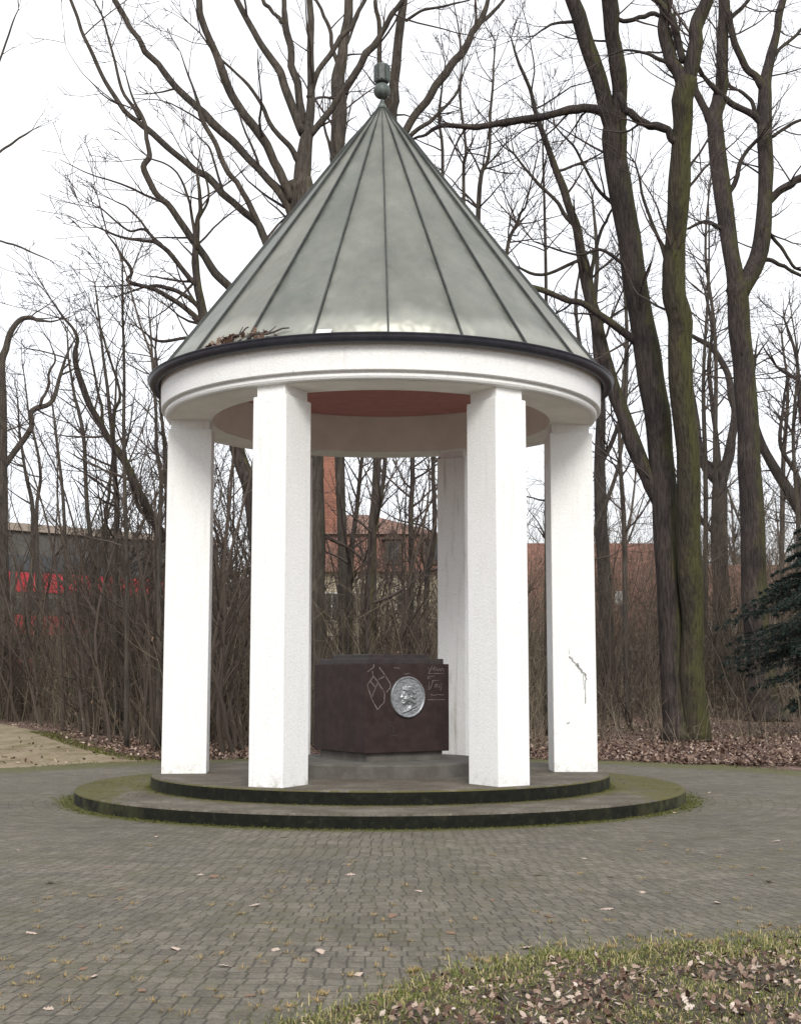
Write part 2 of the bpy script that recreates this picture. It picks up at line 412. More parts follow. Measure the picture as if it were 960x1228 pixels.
def paving_mat():
    m = mat('ring_paving', (0.13, 0.125, 0.115), 0.85, spec=0.3); t = NT(m); p = t.pos()
    wob = t.noise(p, 1.4, 3, 0.5, color=True)
    vm = t.n('VectorMath', operation='MULTIPLY_ADD'); t.link(wob, vm.inputs[0]); vm.inputs[1].default_value = (0.07, 0.07, 0); t.link(p, vm.inputs[2])
    x, y, z = t.sep(vm.outputs[0])
    x = t.math('SUBTRACT', x, CX + 0.035); y = t.math('SUBTRACT', y, CY + 0.035)
    r = t.math('SQRT', t.math('ADD', t.math('MULTIPLY', x, x), t.math('MULTIPLY', y, y)))
    H, W = 0.140, 0.100
    rr = t.math('DIVIDE', r, H); ring = t.math('FLOOR', rr); fr = t.math('FRACT', rr)
    ang = t.math('ADD', t.math('DIVIDE', t.math('ARCTAN2', y, x), 2 * math.pi), 0.25)
    cnt = t.math('ROUND', t.math('MULTIPLY', t.math('ADD', ring, 0.5), H * 2 * math.pi / W))
    wr = t.n('TexWhiteNoise', noise_dimensions='1D'); t.link(ring, wr.inputs['W'])
    off = t.math('MULTIPLY', wr.outputs[0], 0.55)
    v = t.math('ADD', t.math('MULTIPLY', ang, cnt), off)
    cell = t.math('FLOOR', v); fu = t.math('FRACT', v)
    du = t.math('MULTIPLY', t.math('MINIMUM', fu, t.math('SUBTRACT', 1.0, fu)), W)
    dr = t.math('MULTIPLY', t.math('MINIMUM', fr, t.math('SUBTRACT', 1.0, fr)), H)
    d = t.math('MINIMUM', du, t.math('MULTIPLY', dr, 1.9))
    jn = t.noise(p, 9, 4, 0.6)
    d = t.math('ADD', d, t.math('MULTIPLY', t.math('SUBTRACT', jn, 0.5), 0.014))
    joint = t.math('SUBTRACT', 1.0, t.step(d, 0.003, 0.009))
    wn = t.n('TexWhiteNoise', noise_dimensions='2D'); t.link(t.comb(cell, ring), wn.inputs['Vector'])
    big = t.noise(p, 0.5, 5, 0.6); mid = t.noise(p, 4, 6, 0.7); fine = t.noise(p, 60, 3, 0.7)
    c = t.ramp(wn.outputs[0], [(0, (0.110, 0.099, 0.083)), (0.5, (0.126, 0.114, 0.097)), (1, (0.145, 0.132, 0.113))])
    c = t.mul(c, t.ramp(big, [(0.3, (0.80, 0.80, 0.78)), (0.7, (1.14, 1.13, 1.11))]))
    c = t.mul(c, t.ramp(mid, [(0.3, (0.74, 0.74, 0.72)), (0.7, (1.22, 1.21, 1.19))]))
    c = t.mul(c, t.ramp(fine, [(0.3, (0.72,) * 3), (0.7, (1.28,) * 3)]))
    grit = t.noise(p, 24, 5, 0.85); c = t.mul(c, t.ramp(grit, [(0.32, (0.60, 0.59, 0.56)), (0.68, (1.40, 1.39, 1.36))]))
    worn = t.step(t.noise(p, 15, 6, 0.8), 0.60, 0.70); c = t.mix(t.math('MULTIPLY', worn, 0.5), c, (0.22, 0.185, 0.125))
    algae = t.math('MULTIPLY', t.step(t.noise(p, 0.75, 5, 0.7), 0.47, 0.62), t.step(t.noise(p, 6, 5, 0.75), 0.44, 0.60)); c = t.mix(t.math('MULTIPLY', algae, 0.42), c, (0.088, 0.083, 0.036))
    # moss: sunk joints, a collar round the lower step, and the damp far edge under the trees
    gm = t.mix(mid, (0.045, 0.048, 0.012), (0.115, 0.112, 0.032))
    jc = t.mix(t.step(t.noise(p, 1.1, 4, 0.6), 0.46, 0.60), (0.035, 0.031, 0.023), (0.058, 0.056, 0.016))
    c = t.mix(t.math('MULTIPLY', joint, 0.68), c, jc)
    collar = t.math('SUBTRACT', 1.0, t.step(r, R1 + 0.02, R1 + 0.42))
    edge = t.math('MULTIPLY', t.step(r, 6.4, 7.9), t.step(y, 0.5, 4.0))
    edge2 = t.math('MULTIPLY', t.step(r, 8.6, 9.9), t.step(x, 0.3, 2.2))
    k = t.math('ADD', t.math('MULTIPLY', collar, 0.62), t.math('ADD', t.math('MULTIPLY', edge, 0.62), t.math('MULTIPLY', edge2, 0.30)))
    k = t.math('ADD', k, t.math('MULTIPLY', t.math('SUBTRACT', mid, 0.5), 0.9))
    k = t.math('ADD', k, t.math('MULTIPLY', t.math('SUBTRACT', big, 0.5), 0.5))
    mask = t.step(k, 0.20, 0.50)
    c = t.mix(t.math('MULTIPLY', mask, 0.8), c, gm)
    t.color(c)
    h = t.math('ADD', t.math('MULTIPLY', joint, -1.0), t.math('ADD', t.math('MULTIPLY', wn.outputs[0], 0.25), t.math('MULTIPLY', fine, 0.35)))
    t.bump(h, 0.6, 0.010)
    return m
M['paving'] = paving_mat()

def sand_mat():
    m = mat('sandy_path', (0.3, 0.25, 0.19), 0.95, spec=0.15); t = NT(m); p = t.pos()
    n = t.noise(t.scale(p, (1, 0.3, 1)), 1.1, 6, 0.7); f = t.noise(t.scale(p, (1, 0.4, 1)), 14, 4, 0.75)
    c = t.ramp(n, [(0.3, (0.165, 0.125, 0.078)), (0.7, (0.31, 0.255, 0.175))])
    c = t.mul(c, t.ramp(f, [(0.3, (0.8,) * 3), (0.7, (1.15,) * 3)]))
    g = t.step(t.noise(t.scale(p, (1, 0.35, 1)), 1.5, 7, 0.75), 0.50, 0.62)
    c = t.mix(t.math('MULTIPLY', g, 0.7), c, (0.10, 0.095, 0.03))
    t.color(c); t.bump(f, 0.5, 0.02)
    return m
M['sand'] = sand_mat()

def sheet(name, ring, z, m, kind='structure'):
    """flat polygon sheet, filled from its middle"""
    b = MB()
    ring = [(float(x), float(y)) for x, y in ring]
    bm = bmesh.new()
    vs = [bm.verts.new((x, y, z)) for x, y in ring]
    f = bm.faces.new(vs)
    if f.normal.z < 0: f.normal_flip()
    bmesh.ops.triangulate(bm, faces=bm.faces[:])
    bm.normal_update()
    for q in bm.faces:
        if q.normal.z < 0: q.normal_flip()
    me = bpy.data.meshes.new(name); bm.to_mesh(me); bm.free()
    me.materials.append(m)
    o = bpy.data.objects.new(name, me); COL.objects.link(o)
    tag(o, kind=kind)
    return o

g = MB(); g.add([(-900, -300, -0.03), (900, -300, -0.03), (900, 1500, -0.03), (-900, 1500, -0.03)], [(0, 1, 2, 3)])
tag(g.build('ground', M['soil']), kind='structure')

def plaza_r(a):
    """edge of the round paving: wide towards the camera, narrower under the trees"""
    s = math.sin(a)
    t = min(1, max(0, (-s - 0.15) / 0.5)); base = 8.2 + 5.3 * t * t * (3 - 2 * t)
    return base + 0.10 * math.sin(9 * a) + 0.07 * math.sin(23 * a + 1) + 0.05 * math.sin(57 * a)
ringp = []
for i in range(360):
    a = 2 * math.pi * i / 360
    ringp.append((CX + plaza_r(a) * math.cos(a), CY + plaza_r(a) * math.sin(a)))
sheet('paved_plaza', ringp, 0.0, M['paving'])
pr = [(-3.9, 24.5), (-5.0, 25.8), (-7.0, 30.3), (-9.4, 36.6), (-13.4, 45.6), (-22, 50), (-45, 53)]
pl = [(-45, 47), (-27, 44), (-18.5, 41), (-13.5, 36), (-10.3, 31), (-8.8, 27), (-7.9, 23.5), (-7.2, 20.6)]
def wig(q):
    out = []
    for i in range(len(q) - 1):
        for k in range(10):
            f = k / 10; a = np.array(q[i]) * (1 - f) + np.array(q[i + 1]) * f
            out.append(tuple(a + rs.uniform(-0.12, 0.12, 2)))
    return out + [q[-1]]
sheet('sandy_path', wig(pr) + wig(pl) + [(-6.0, 20.0), (-4, 22)], -0.010, M['sand'])

# ------------------------------------------------------------------ pavilion
pav = empty('pavilion', (CX, CY, 0))
tag(pav, 'round white pavilion with pointed grey metal roof on six square columns', 'pavilion')
C0 = (CX, CY, 0)
def riser_step(name, r, z0, z1, rin, drip=0.0):
    b = MB()
    e = 0.02
    b.lathe(C0, [(r, z0), (r, z1 - e)], 160, 1)
    b.lathe(C0, [(r, z1 - e), (r - 0.006, z1 - 0.006), (r - e, z1), ((r + rin) / 2, z1), (rin, z1)], 160, 0)
    return b.build(name, [M['tread'], M['riser']], pav, smooth=False)
riser_step('lower_step', R1, -0.05, 0.150, R2 - 0.1)
riser_step('upper_step', R2, 0.10, 0.308, 0.05)

RC, STT, SRR, ZT = 2.507, 0.446, 0.568, 4.743
def prism(b, c, ang, sr, st, z0, z1, mat=0, lean=0.0):
    b.box((c[0], c[1], (z0 + z1) / 2), (sr, st, z1 - z0), ang, mat)
for k in range(6):
    a = PHI + R(60 * k - 120)
    c = (CX + RC * math.cos(a), CY + RC * math.sin(a))
    b = MB(); prism(b, c, a, SRR, STT, 0.300, ZT)
    o = b.build('column', M['plaster_stained'] if k == 3 else M['plaster'], pav)
    bevel(o, 0.012, 2)
    nb = MB(); prism(nb, c, a, SRR - 0.07, STT - 0.07, ZT - 0.01, 4.875)
    nk = nb.build('column_neck', M['plaster'])
    subpart(nk, o)
    if k == 2:
        o['label'] = 'white column with a grey jagged scuff mark'
        scuff_col = (o, c, a)
    if k == 3: o['label'] = 'grey stained column at the back'

# entablature: fascia drum, shadow groove, lip, soffit ring, and the round recess with its red ceiling
ZS = 4.868
b = MB()
b.lathe(C0, [(2.23, ZS), (2.80, ZS), (2.83, ZS + 0.012), (2.845, ZS + 0.035), (2.845, ZS + 0.062), (2.822, ZS + 0.066), (2.822, ZS + 0.086), (2.885, ZS + 0.092), (2.893, ZS + 0.10), (2.905, 5.335), (2.6, 5.335)], 180, 0)
o = b.build('fascia_ring', M['plaster'], pav, smooth=False)
# soffit and recess wall are separate paints
b = MB(); b.lathe(C0, [(2.228, 5.42), (2.228, ZS - 0.003), (2.775, ZS - 0.003)], 180)
b.build('soffit', M['soffit'], pav)
b = MB(); b.lathe(C0, [(2.22, 5.40), (1.2, 5.40), (0.02, 5.40)], 120)
b.build('ceiling', M['ceiling_red'], pav)
# gutter: half-round trough hung on the fascia
b = MB()
prof = []
for i in range(13):
    t = math.pi * i / 12
    prof.append((2.985 - 0.078 * math.cos(t), 5.335 - 0.088 * math.sin(t)))
prof += [(3.078, 5.345), (3.07, 5.352), (3.052, 5.345)]
prof2 = [(2.985 + 0.066 * math.cos(math.pi * i / 12), 5.335 - 0.075 * math.sin(math.pi * i / 12)) for i in range(13)]
b.lathe(C0, prof + prof2, 180)
gut = b.build('gutter', M['gutter'], pav, smooth=True)
# roof cone with standing seams
ZB, RB, ZA = 5.335, 2.985, 9.343
b = MB()
n, k = 176, 14
prof = []
for j in range(k + 1):
    f = j / k
    prof.append((RB * (1 - f) + 0.045 * f, ZB + (ZA - 0.06 - ZB) * f - 0.02 * math.sin(math.pi * f)))
b.lathe(C0, [(RB - 0.02, ZB - 0.03)] + prof, n, 0)
b.lathe(C0, [(0.045, ZA - 0.06), (0.06, ZA - 0.03), (0.02, ZA), (0.0, ZA + 0.0)], 24, 0)
for s in range(22):
    a = SEAM_A + s * 2 * math.pi / 22
    ca, sa = math.cos(a), math.sin(a)
    pts = []
    for j in range(k + 1):
        r, z = prof[j]; pts.append((r, z))
    nrm = np.array([ZA - ZB, RB]) / math.hypot(ZA - ZB, RB)
    for i in range(k):
        q = []
        for (r, z) in (pts[i], pts[i + 1]):
            w = 0.012 if r > 0.3 else 0.006
            h = 0.034 if r > 0.3 else 0.014
            for (u, hh) in ((-w, -0.01), (w, -0.01), (w * 0.7, h), (-w * 0.7, h)):
                rr, zz = r + nrm[0] * hh, z + nrm[1] * hh
                q.append((CX + rr * ca - u * sa, CY + rr * sa + u * ca, zz))
        f = [(1, 5, 6, 2), (2, 6, 7, 3), (3, 7, 4, 0)]
        b.add(q, f, 1)
roof = b.build('roof', [M['roof'], M['seam']], pav, smooth=False)
roof.data.polygons.foreach_set('use_smooth', [p.material_index == 0 for p in roof.data.polygons])
b = MB()
for i in range(6):
    a0, a1 = R(-103.4 + 0.55 * i), R(-103.4 + 0.55 * (i + 1)); q = []
    for rr, zz in ((3.02, 5.345), (2.95, 5.41)):
        for a in (a0, a1): q.append((CX + rr * math.cos(a), CY + rr * math.sin(a), zz)); q.append((CX + rr * math.cos(a), CY + rr * math.sin(a), zz + 0.012))
    b.add(q, [(1, 3, 7, 5), (0, 4, 6, 2), (0, 1, 5, 4), (2, 6, 7, 3), (0, 2, 3, 1), (4, 5, 7, 6)])
b.build('flashing_strip', M['plaster'], pav)
# finial: spike, ball, fluted drum with side flanges
b = MB(); zb = 9.535
b.lathe(C0, [(0.075, ZA - 0.075), (0.05, ZA - 0.02), (0.018, ZA + 0.05), (0.014, zb - 0.1)], 24)
fin = b.build('finial', M['finial'], pav)
b = MB(); b.lathe(C0, [(0.02, zb + 0.09), (0.06, zb + 0.105), (0.098, zb + 0.115), (0.104, zb + 0.13), (0.104, zb + 0.345), (0.095, zb + 0.36), (0.0, zb + 0.365)], 10)
for s in range(10):
    a = s * 2 * math.pi / 10 + 0.3
    b.box((CX + 0.103 * math.cos(a), CY + 0.103 * math.sin(a), zb + 0.238), (0.026, 0.02, 0.21), a)
drum = b.build('finial_drum', M['finial']); subpart(drum, fin)
b = MB()
b.lathe(C0, [(max(0.0005, 0.116 * math.sin(math.pi * i / 16)), zb - 0.01 - 0.116 * math.cos(math.pi * i / 16)) for i in range(17)], 32)
ball = b.build('finial_ball', M['finial'], smooth=True); subpart(ball, fin)

# scuffed, cracked paint on the right-hand column
def on_plane(px, py, p0, nrm):
    d = ray(px, py); o = np.array([0, 0, EYE]); nrm = np.array(nrm)
    return o + d * (np.dot(np.array(p0) - o, nrm) / np.dot(d, nrm))
def strokes(name, lines, m, p0, nrm, w, parent, lift=0.003, jitter=0.25):
    b = MB(); nrm = np.array(nrm)
    side_z = np.array([0, 0, 1.0]); side_u = np.cross(side_z, nrm)
    for ln in lines:
        wd = w
        if isinstance(ln, tuple): ln, wd = ln
        P = [on_plane(x, y, p0, nrm) + nrm * lift for x, y in ln]
        Q = [P[0]]
        for i in range(len(P) - 1):
            for f in (0.25, 0.5, 0.75, 1.0): Q.append(P[i] * (1 - f) + P[i + 1] * f + (0 if f == 1 else 1) * (side_u * rs.uniform(-1, 1) + side_z * rs.uniform(-1, 1)) * wd * jitter)
        vs, fs = [], []
        for i, q in enumerate(Q):
            t = Q[min(i + 1, len(Q) - 1)] - Q[max(i - 1, 0)]
            s = np.cross(nrm, t); s /= np.linalg.norm(s) + 1e-9
            ww = wd * rs.uniform(0.55, 1.2) / 2
            vs += [q - s * ww, q + s * ww, q - s * ww - nrm * lift * 0.8, q + s * ww - nrm * lift * 0.8]
        for i in range(len(Q) - 1):
            a = i * 4
            fs += [(a, a + 4, a + 5, a + 1), (a + 2, a + 6, a + 4, a), (a + 1, a + 5, a + 7, a + 3)]
        b.add(vs, fs)
    o = b.build(name, m); subpart(o, parent); return o
so, sc_, sa_ = scuff_col
fn = np.array([math.cos(sa_ - math.pi / 2), math.sin(sa_ - math.pi / 2), 0.0])
fp = np.array([sc_[0], sc_[1], 0]) + fn * STT / 2
Z5 = lambda q: [(630 + x / 4.723, 660 + y / 4.723) for x, y in q]
strokes('scuff_mark', [(Z5([(244, 560), (246, 590)]), 0.008), (Z5([(246, 600), (275, 635), (300, 660)]), 0.03), (Z5([(290, 640), (305, 670), (342, 712)]), 0.034), (Z5([(330, 700), (345, 735)]), 0.022),
        (Z5([(326, 705), (330, 790)]), 0.009), (Z5([(338, 735), (338, 870)]), 0.013)], M['scuff'], fp, fn, 0.02, so, 0.002)
strokes('paint_chip', [(Z5([(232, 985), (240, 980), (250, 975)]), 0.02)], M['scuff'], fp, fn, 0.02, so, 0.002)

# ------------------------------------------------------------------ memorial pedestal
ped = empty('memorial_pedestal', (CX, CY, 0.308))
tag(ped, 'dark brown square stone pedestal with a round portrait medallion under the pavilion roof', 'pedestal')
b = MB(); b.lathe(C0, [(1.33, 0.30), (1.33, 0.455), (1.315, 0.475), (0.6, 0.478), (0.02, 0.478)], 128)
o = b.build('round_step', M['inner_step'], ped)
pa = PHI + R(-60)                      # the medallion faces the front right column
S = 1.27
b = MB(); b.box((CX, CY, 0.53), (S - 0.13, S - 0.13, 0.12), pa); b.build('plinth', M['inner_step'], ped)
b = MB(); b.box((CX, CY, (0.585 + 1.690) / 2), (S, S, 1.690 - 0.585), pa); body = b.build('body', M['pedestal'], ped); bevel(body, 0.008, 2)
b = MB(); b.box((CX, CY, 1.722), (S - 0.10, S - 0.10, 0.07), pa); bevel(b.build('lower_lid', M['slab'], ped), 0.006)
b = MB(); b.box((CX, CY, 1.782), (S - 0.36, S - 0.36, 0.06), pa); bevel(b.build('upper_lid', M['slab'], ped), 0.006)
pn = np.array([math.cos(pa), math.sin(pa), 0.0]); pp = np.array([CX, CY, 0]) + pn * S / 2
pu = np.array([-pn[1], pn[0], 0.0])     # to the right along the face
# portrait medallion: a cast disc, the head in relief turned to the left
mc = on_plane(488, 836, pp, pn)
MR = 0.258
prof_poly = [(-.02, .60), (.18, .58), (.36, .46), (.46, .28), (.48, .10), (.45, -.06), (.46, -.20), (.50, -.32), (.40, -.44), (.20, -.56), (-.08, -.72), (-.10, -.60), (.02, -.48), (.04, -.40),
             (-.10, -.38), (-.24, -.40), (-.33, -.37), (-.36, -.28), (-.33, -.23), (-.39, -.20), (-.36, -.16), (-.39, -.12), (-.36, -.08), (-.46, -.03), (-.43, .03), (-.37, .12), (-.35, .20), (-.30, .26), (-.34, .36), (-.28, .48), (-.16, .56)]
PP = np.array(prof_poly)
def pdist(x, y):
    """signed distance to the profile, positive inside"""
    ins = False; dm = 9
    for i in range(len(PP)):
        a, c = PP[i], PP[(i + 1) % len(PP)]
        if (a[1] > y) != (c[1] > y) and x < (c[0] - a[0]) * (y - a[1]) / (c[1] - a[1]) + a[0]: ins = not ins
        e = c - a; t = max(0, min(1, ((x - a[0]) * e[0] + (y - a[1]) * e[1]) / (e @ e)))
        dm = min(dm, math.hypot(x - a[0] - t * e[0], y - a[1] - t * e[1]))
    return dm if ins else -dm
def relief(x, y):
    r = math.hypot(x, y)
    h = 0.022
    if r > 0.90: h += 0.010 * min(1, (r - 0.90) / 0.04) * (1 if r < 0.985 else max(0, (1.0 - r) / 0.015))
    h += 0.0022 * math.sin(x * 21 + 3 * math.sin(y * 9)) * math.sin(y * 19 + 2 * math.sin(x * 11)) * (1 if r < .9 else 0)
    d = pdist(x, y)
    if d > 0:
        h += 0.034 * (1 - math.exp(-d * 9))
        hair = (y > 0.20 - 0.35 * max(0, x + .25)) and x > -0.36 or (x > 0.12 and y > -0.30)
        if hair: h += 0.009 * math.sin(26 * (x * 0.6 + y) + 5 * math.sin(7 * x)) * min(1, d * 8) + 0.006
        h -= 0.016 * math.exp(-((x + .27) ** 2 / .004 + (y - .06) ** 2 / .0016))      # eye socket
        h += 0.007 * math.exp(-((x + .28) ** 2 / .006 + (y - .13) ** 2 / .0010))      # brow
        h += 0.009 * math.exp(-((x + .16) ** 2 / .012 + (y + .10) ** 2 / .012))       # cheek
        h -= 0.009 * math.exp(-((x + .30) ** 2 / .006 + (y + .16) ** 2 / .0004))      # mouth
        h -= 0.012 * math.exp(-((x + .05 - .5 * (y + .36)) ** 2 / .003)) * (1 if -.45 < y < -.2 else 0)
        h += 0.012 * math.exp(-((x - .10) ** 2 / .002 + (y - .0) ** 2 / .007))        # ear
    # the slanting cut of the collar
    s = (y + .58) - 0.42 * (x - .12)
    if abs(x - .16) < .42: h += 0.022 * math.exp(-(s / .035) ** 2) - 0.016 * math.exp(-((s + .07) / .03) ** 2)
    return h
NR, NA = 46, 120
vs, fs = [], []
def mpt(x, y, h): return mc + pu * (x * MR) + np.array([0, 0, 1.0]) * (y * MR) + pn * h
vs.append(mpt(0, 0, relief(0, 0)))
for i in range(1, NR + 1):
    for j in range(NA):
        a = 2 * math.pi * j / NA; r = i / NR
        vs.append(mpt(r * math.cos(a), r * math.sin(a), relief(r * math.cos(a), r * math.sin(a))))
for j in range(NA): fs.append((0, 1 + j, 1 + (j + 1) % NA))
for i in range(1, NR):
    for j in range(NA):
        p, q = 1 + (i - 1) * NA, 1 + i * NA; k = (j + 1) % NA
        fs.append((p + j, q + j, q + k, p + k))
e0 = len(vs)
for j in range(NA):
    a = 2 * math.pi * j / NA; vs.append(mpt(math.cos(a), math.sin(a), -0.004))
q = 1 + (NR - 1) * NA
for j in range(NA):
    k = (j + 1) % NA; fs.append((q + j, e0 + j, e0 + k, q + k))
b = MB(); b.add(vs, fs); med = b.build('medallion', M['medallion'], ped, smooth=True)
med['label'] = 'silver cast medallion with a head in profile facing left'
ZG = lambda q: [(430 + x / 8.727, 790 + y / 8.727) for x, y in q]
ZH = lambda q: [(360 + x / 4.8, 770 + y / 4.8) for x, y in q]
gl = [ZG([(92, 140), (150, 95), (160, 60)]), ZG([(140, 130), (150, 180), (90, 270), (95, 300), (130, 412)]), ZG([(150, 185), (200, 245), (265, 350), (270, 380), (265, 455), (195, 530), (130, 415), (175, 300), (120, 235)]),
      ZG([(205, 220), (265, 185)]), ZG([(270, 165), (330, 265), (330, 300), (290, 350)]), ZG([(215, 90), (265, 165)]), ZG([(175, 300), (205, 240)]), ZG([(92, 270), (120, 235), (155, 190)])]
tg = [ZG([(725, 90), (745, 125), (770, 75)]), ZG([(745, 125), (725, 155), (890, 155)]), ZG([(780, 120), (800, 85), (775, 110), (800, 130), (815, 95), (825, 130), (840, 100), (855, 130), (870, 100), (890, 110), (885, 130)]),
      ZG([(720, 190), (790, 180)]), ZG([(720, 210), (750, 205)]), ZG([(722, 190), (722, 215)]), ZG([(760, 235), (830, 225)]), ZG([(775, 235), (745, 320)]), ZG([(800, 270), (790, 300), (815, 300), (820, 270), (800, 270)]),
      ZG([(840, 265), (835, 300), (860, 290), (865, 255), (855, 340)]), ZG([(750, 375), (790, 385), (830, 375), (885, 380)]), ZG([(720, 430), (900, 430)]), ZG([(735, 240), (733, 330)]),
      ZG([(365, 95), (430, 100)]), ZG([(470, 160), (540, 155)])]
sk = [ZH([(500, 455), (515, 540), (560, 540)]), ZH([(500, 455), (550, 470)]), ZH([(530, 480), (540, 530)])]
strokes('diamond_graffiti', gl, M['graffiti'], pp, pn, 0.014, body)
for part_ in (tg[:3], tg[3:6], tg[6:10] + tg[12:13], tg[10:12], tg[13:14], tg[14:]):
    strokes('scrawled_lettering', part_, M['graffiti'], pp, pn, 0.009, body)
strokes('faint_scratch', sk, M['slab'], pp, pn, 0.012, body)

# ------------------------------------------------------------------ trees
def spline(pts, sub=5):
    P = np.asarray(pts, float)
    if len(P) < 3:
        return np.array([P[0] * (1 - i / sub) + P[-1] * i / sub for i in range(sub + 1)])
    Q = np.vstack([2 * P[0] - P[1], P, 2 * P[-1] - P[-2]])
    out = []
    for i in range(1, len(Q) - 2):
        p0, p1, p2, p3 = Q[i - 1], Q[i], Q[i + 1], Q[i + 2]
        for j in range(sub):
            t = j / sub
            out.append(0.5 * ((2 * p1) + (-p0 + p2) * t + (2 * p0 - 5 * p1 + 4 * p2 - p3) * t * t + (-p0 + 3 * p1 - 3 * p2 + p3) * t ** 3))
    out.append(P[-1])
    return np.array(out)

def perp(d):
    v = rs.normal(size=3); v -= d * (v @ d); return v / (np.linalg.norm(v) + 1e-9)

def grow(mb, p, d, L, r, lvl, up=0.12, wob=0.22, dens=1.0, sides=4, rmin=0.004, ang=(30, 62)):
    n = max(3, min(9, int(L / 0.28)))
    P = [np.array(p)]; d = d / np.linalg.norm(d)
    bend = perp(d) * wob * 0.4
    D = [d]
    for i in range(n):
        d = d + rs.normal(size=3) * wob * 0.42 + bend * 0.35 + np.array([0, 0, up])
        d /= np.linalg.norm(d)
        if rs.rand() < 0.3: bend = perp(d) * wob * 0.4
        P.append(P[-1] + d * (L / n)); D.append(d)
    rad = np.maximum(r * (1 - 0.78 * np.linspace(0, 1, n + 1)), rmin)
    mb.tube(P, rad, sides if lvl > 0 else 3, cap=False)
    if lvl > 0:
        m = max(2, int(L * dens * (2.2 if lvl > 1 else 3.0)))
        for q in range(m):
            t = rs.uniform(0.18, 1.0); i = min(n - 1, int(t * n)); f = t * n - i
            b = P[i] * (1 - f) + P[i + 1] * f
            a = R(rs.uniform(*ang)); dd = D[i] * math.cos(a) + perp(D[i]) * math.sin(a)
            grow(mb, b, dd, L * rs.uniform(0.28, 0.58) * (1.15 - 0.5 * t), max(rmin, rad[i] * rs.uniform(0.42, 0.62)), lvl - 1, up, wob * 1.1, dens, sides, rmin, ang)

def traced_tree(name, label, Y, limbs, bark_m, twigs=1.0, group=None, spread=0.16, rmin=0.007, cat='tree', tl=(1.0, 3.4), skip_below=330, lvl=2, flare=True, bark2=None, slim=1.0):
    """trunk and limbs follow measured outlines at the tree's own distance; each limb also swings nearer or farther"""
    base = limbs[0][0]
    p0 = at(base[0], base[1], Y); p0[2] = -0.03
    root = empty(name, tuple(p0)); tag(root, label, cat, group)
    tb, cb = MB(), MB()
    ends = {}
    for li, L in enumerate(limbs):
        A = np.array(L, float)
        # depth: the trunk stays at Y; limbs lean out from where they start
        if li == 0:
            dep = Y + np.cumsum(np.r_[0, rs.normal(0, 0.10, len(A) - 1)])
        else:
            k = min(range(len(known)), key=lambda i: (known[i][0] - A[0, 0]) ** 2 + (known[i][1] - A[0, 1]) ** 2)
            s = rs.choice([-1, 1]) * rs.uniform(0.4, 1.0) * spread
            ln = np.r_[0, np.cumsum(np.hypot(np.diff(A[:, 0]), np.diff(A[:, 1])))] * known[k][2] / FPX
            dep = known[k][2] + ln * s
        if li == 0: known = []
        P = np.array([at(A[i, 0], A[i, 1], dep[i]) for i in range(len(A))])
        rad = A[:, 2] * dep / FPX * (slim if li else 1.0)
        if li == 0: P[0, 2] = -0.05
        known += [(A[i, 0], A[i, 1], dep[i]) for i in range(len(A))]
        S = spline(np.c_[P, rad], 6)
        seglen = np.linalg.norm(np.diff(S[:, :3], axis=0), axis=1).mean()
        w = rs.normal(0, 1, (max(3, len(S) // 3 + 2), 4)); wx = np.linspace(0, len(w) - 1, len(S))
        sm = np.array([np.interp(wx, np.arange(len(w)), w[:, c]) for c in range(4)]).T
        S[1:, :3] += sm[1:, :3] * np.clip(0.024 / np.maximum(S[1:, 3:4], 0.02), 0.10, 0.38) * S[1:, 3:4]
        S[:, 3] *= 1 + sm[:, 3] * 0.045
        S[:, 3] = np.maximum(S[:, 3], rmin)
        if li == 0 and flare:
            S[0, 3] *= 1.35; S[1, 3] *= 1.10
        tb.tube(S[:, :3], S[:, 3], 14 if rad.max() > 0.12 else 7, mat=1 if li == 1 and bark2 else 0)
        if twigs <= 0: continue
        length = np.linalg.norm(np.diff(S[:, :3], axis=0), axis=1).sum()
        nb = int(length * 0.85 * twigs)
        for q in range(nb):
            i = rs.randint(1, len(S) - 1)
            py = np.interp(i / (len(S) - 1), np.linspace(0, 1, len(A)), A[:, 1])
            if py > skip_below and rs.rand() < 0.8: continue
            d = S[i + 1, :3] - S[i, :3]; d /= np.linalg.norm(d) + 1e-9
            a = R(rs.uniform(35, 75)); dd = d * math.cos(a) + perp(d) * math.sin(a)
            grow(cb, S[i, :3] + 0, dd, rs.uniform(*tl), min(0.03 + 0.012 * rs.rand(), S[i, 3] * 0.5), lvl, 0.06, 0.26, 0.9 * (0.6 + 0.4 * min(1, twigs)), 4, rmin)
        # the thin end of a limb breaks up into a spray
        if A[-1, 2] < 3.2:
            d = S[-1, :3] - S[-3, :3]; d /= np.linalg.norm(d)
            for q in range(3):
                grow(cb, S[-1, :3], d + perp(d) * 0.5, rs.uniform(0.8, 2.0), max(rmin, S[-1, 3] * 0.7), lvl, 0.06, 0.26, 1.0, 4, rmin)
    tr = tb.build('trunk', [bark_m, bark2] if bark2 else bark_m, root, smooth=True)
    if cb.n: cb.build('crown', M['twig'], root)
    return root

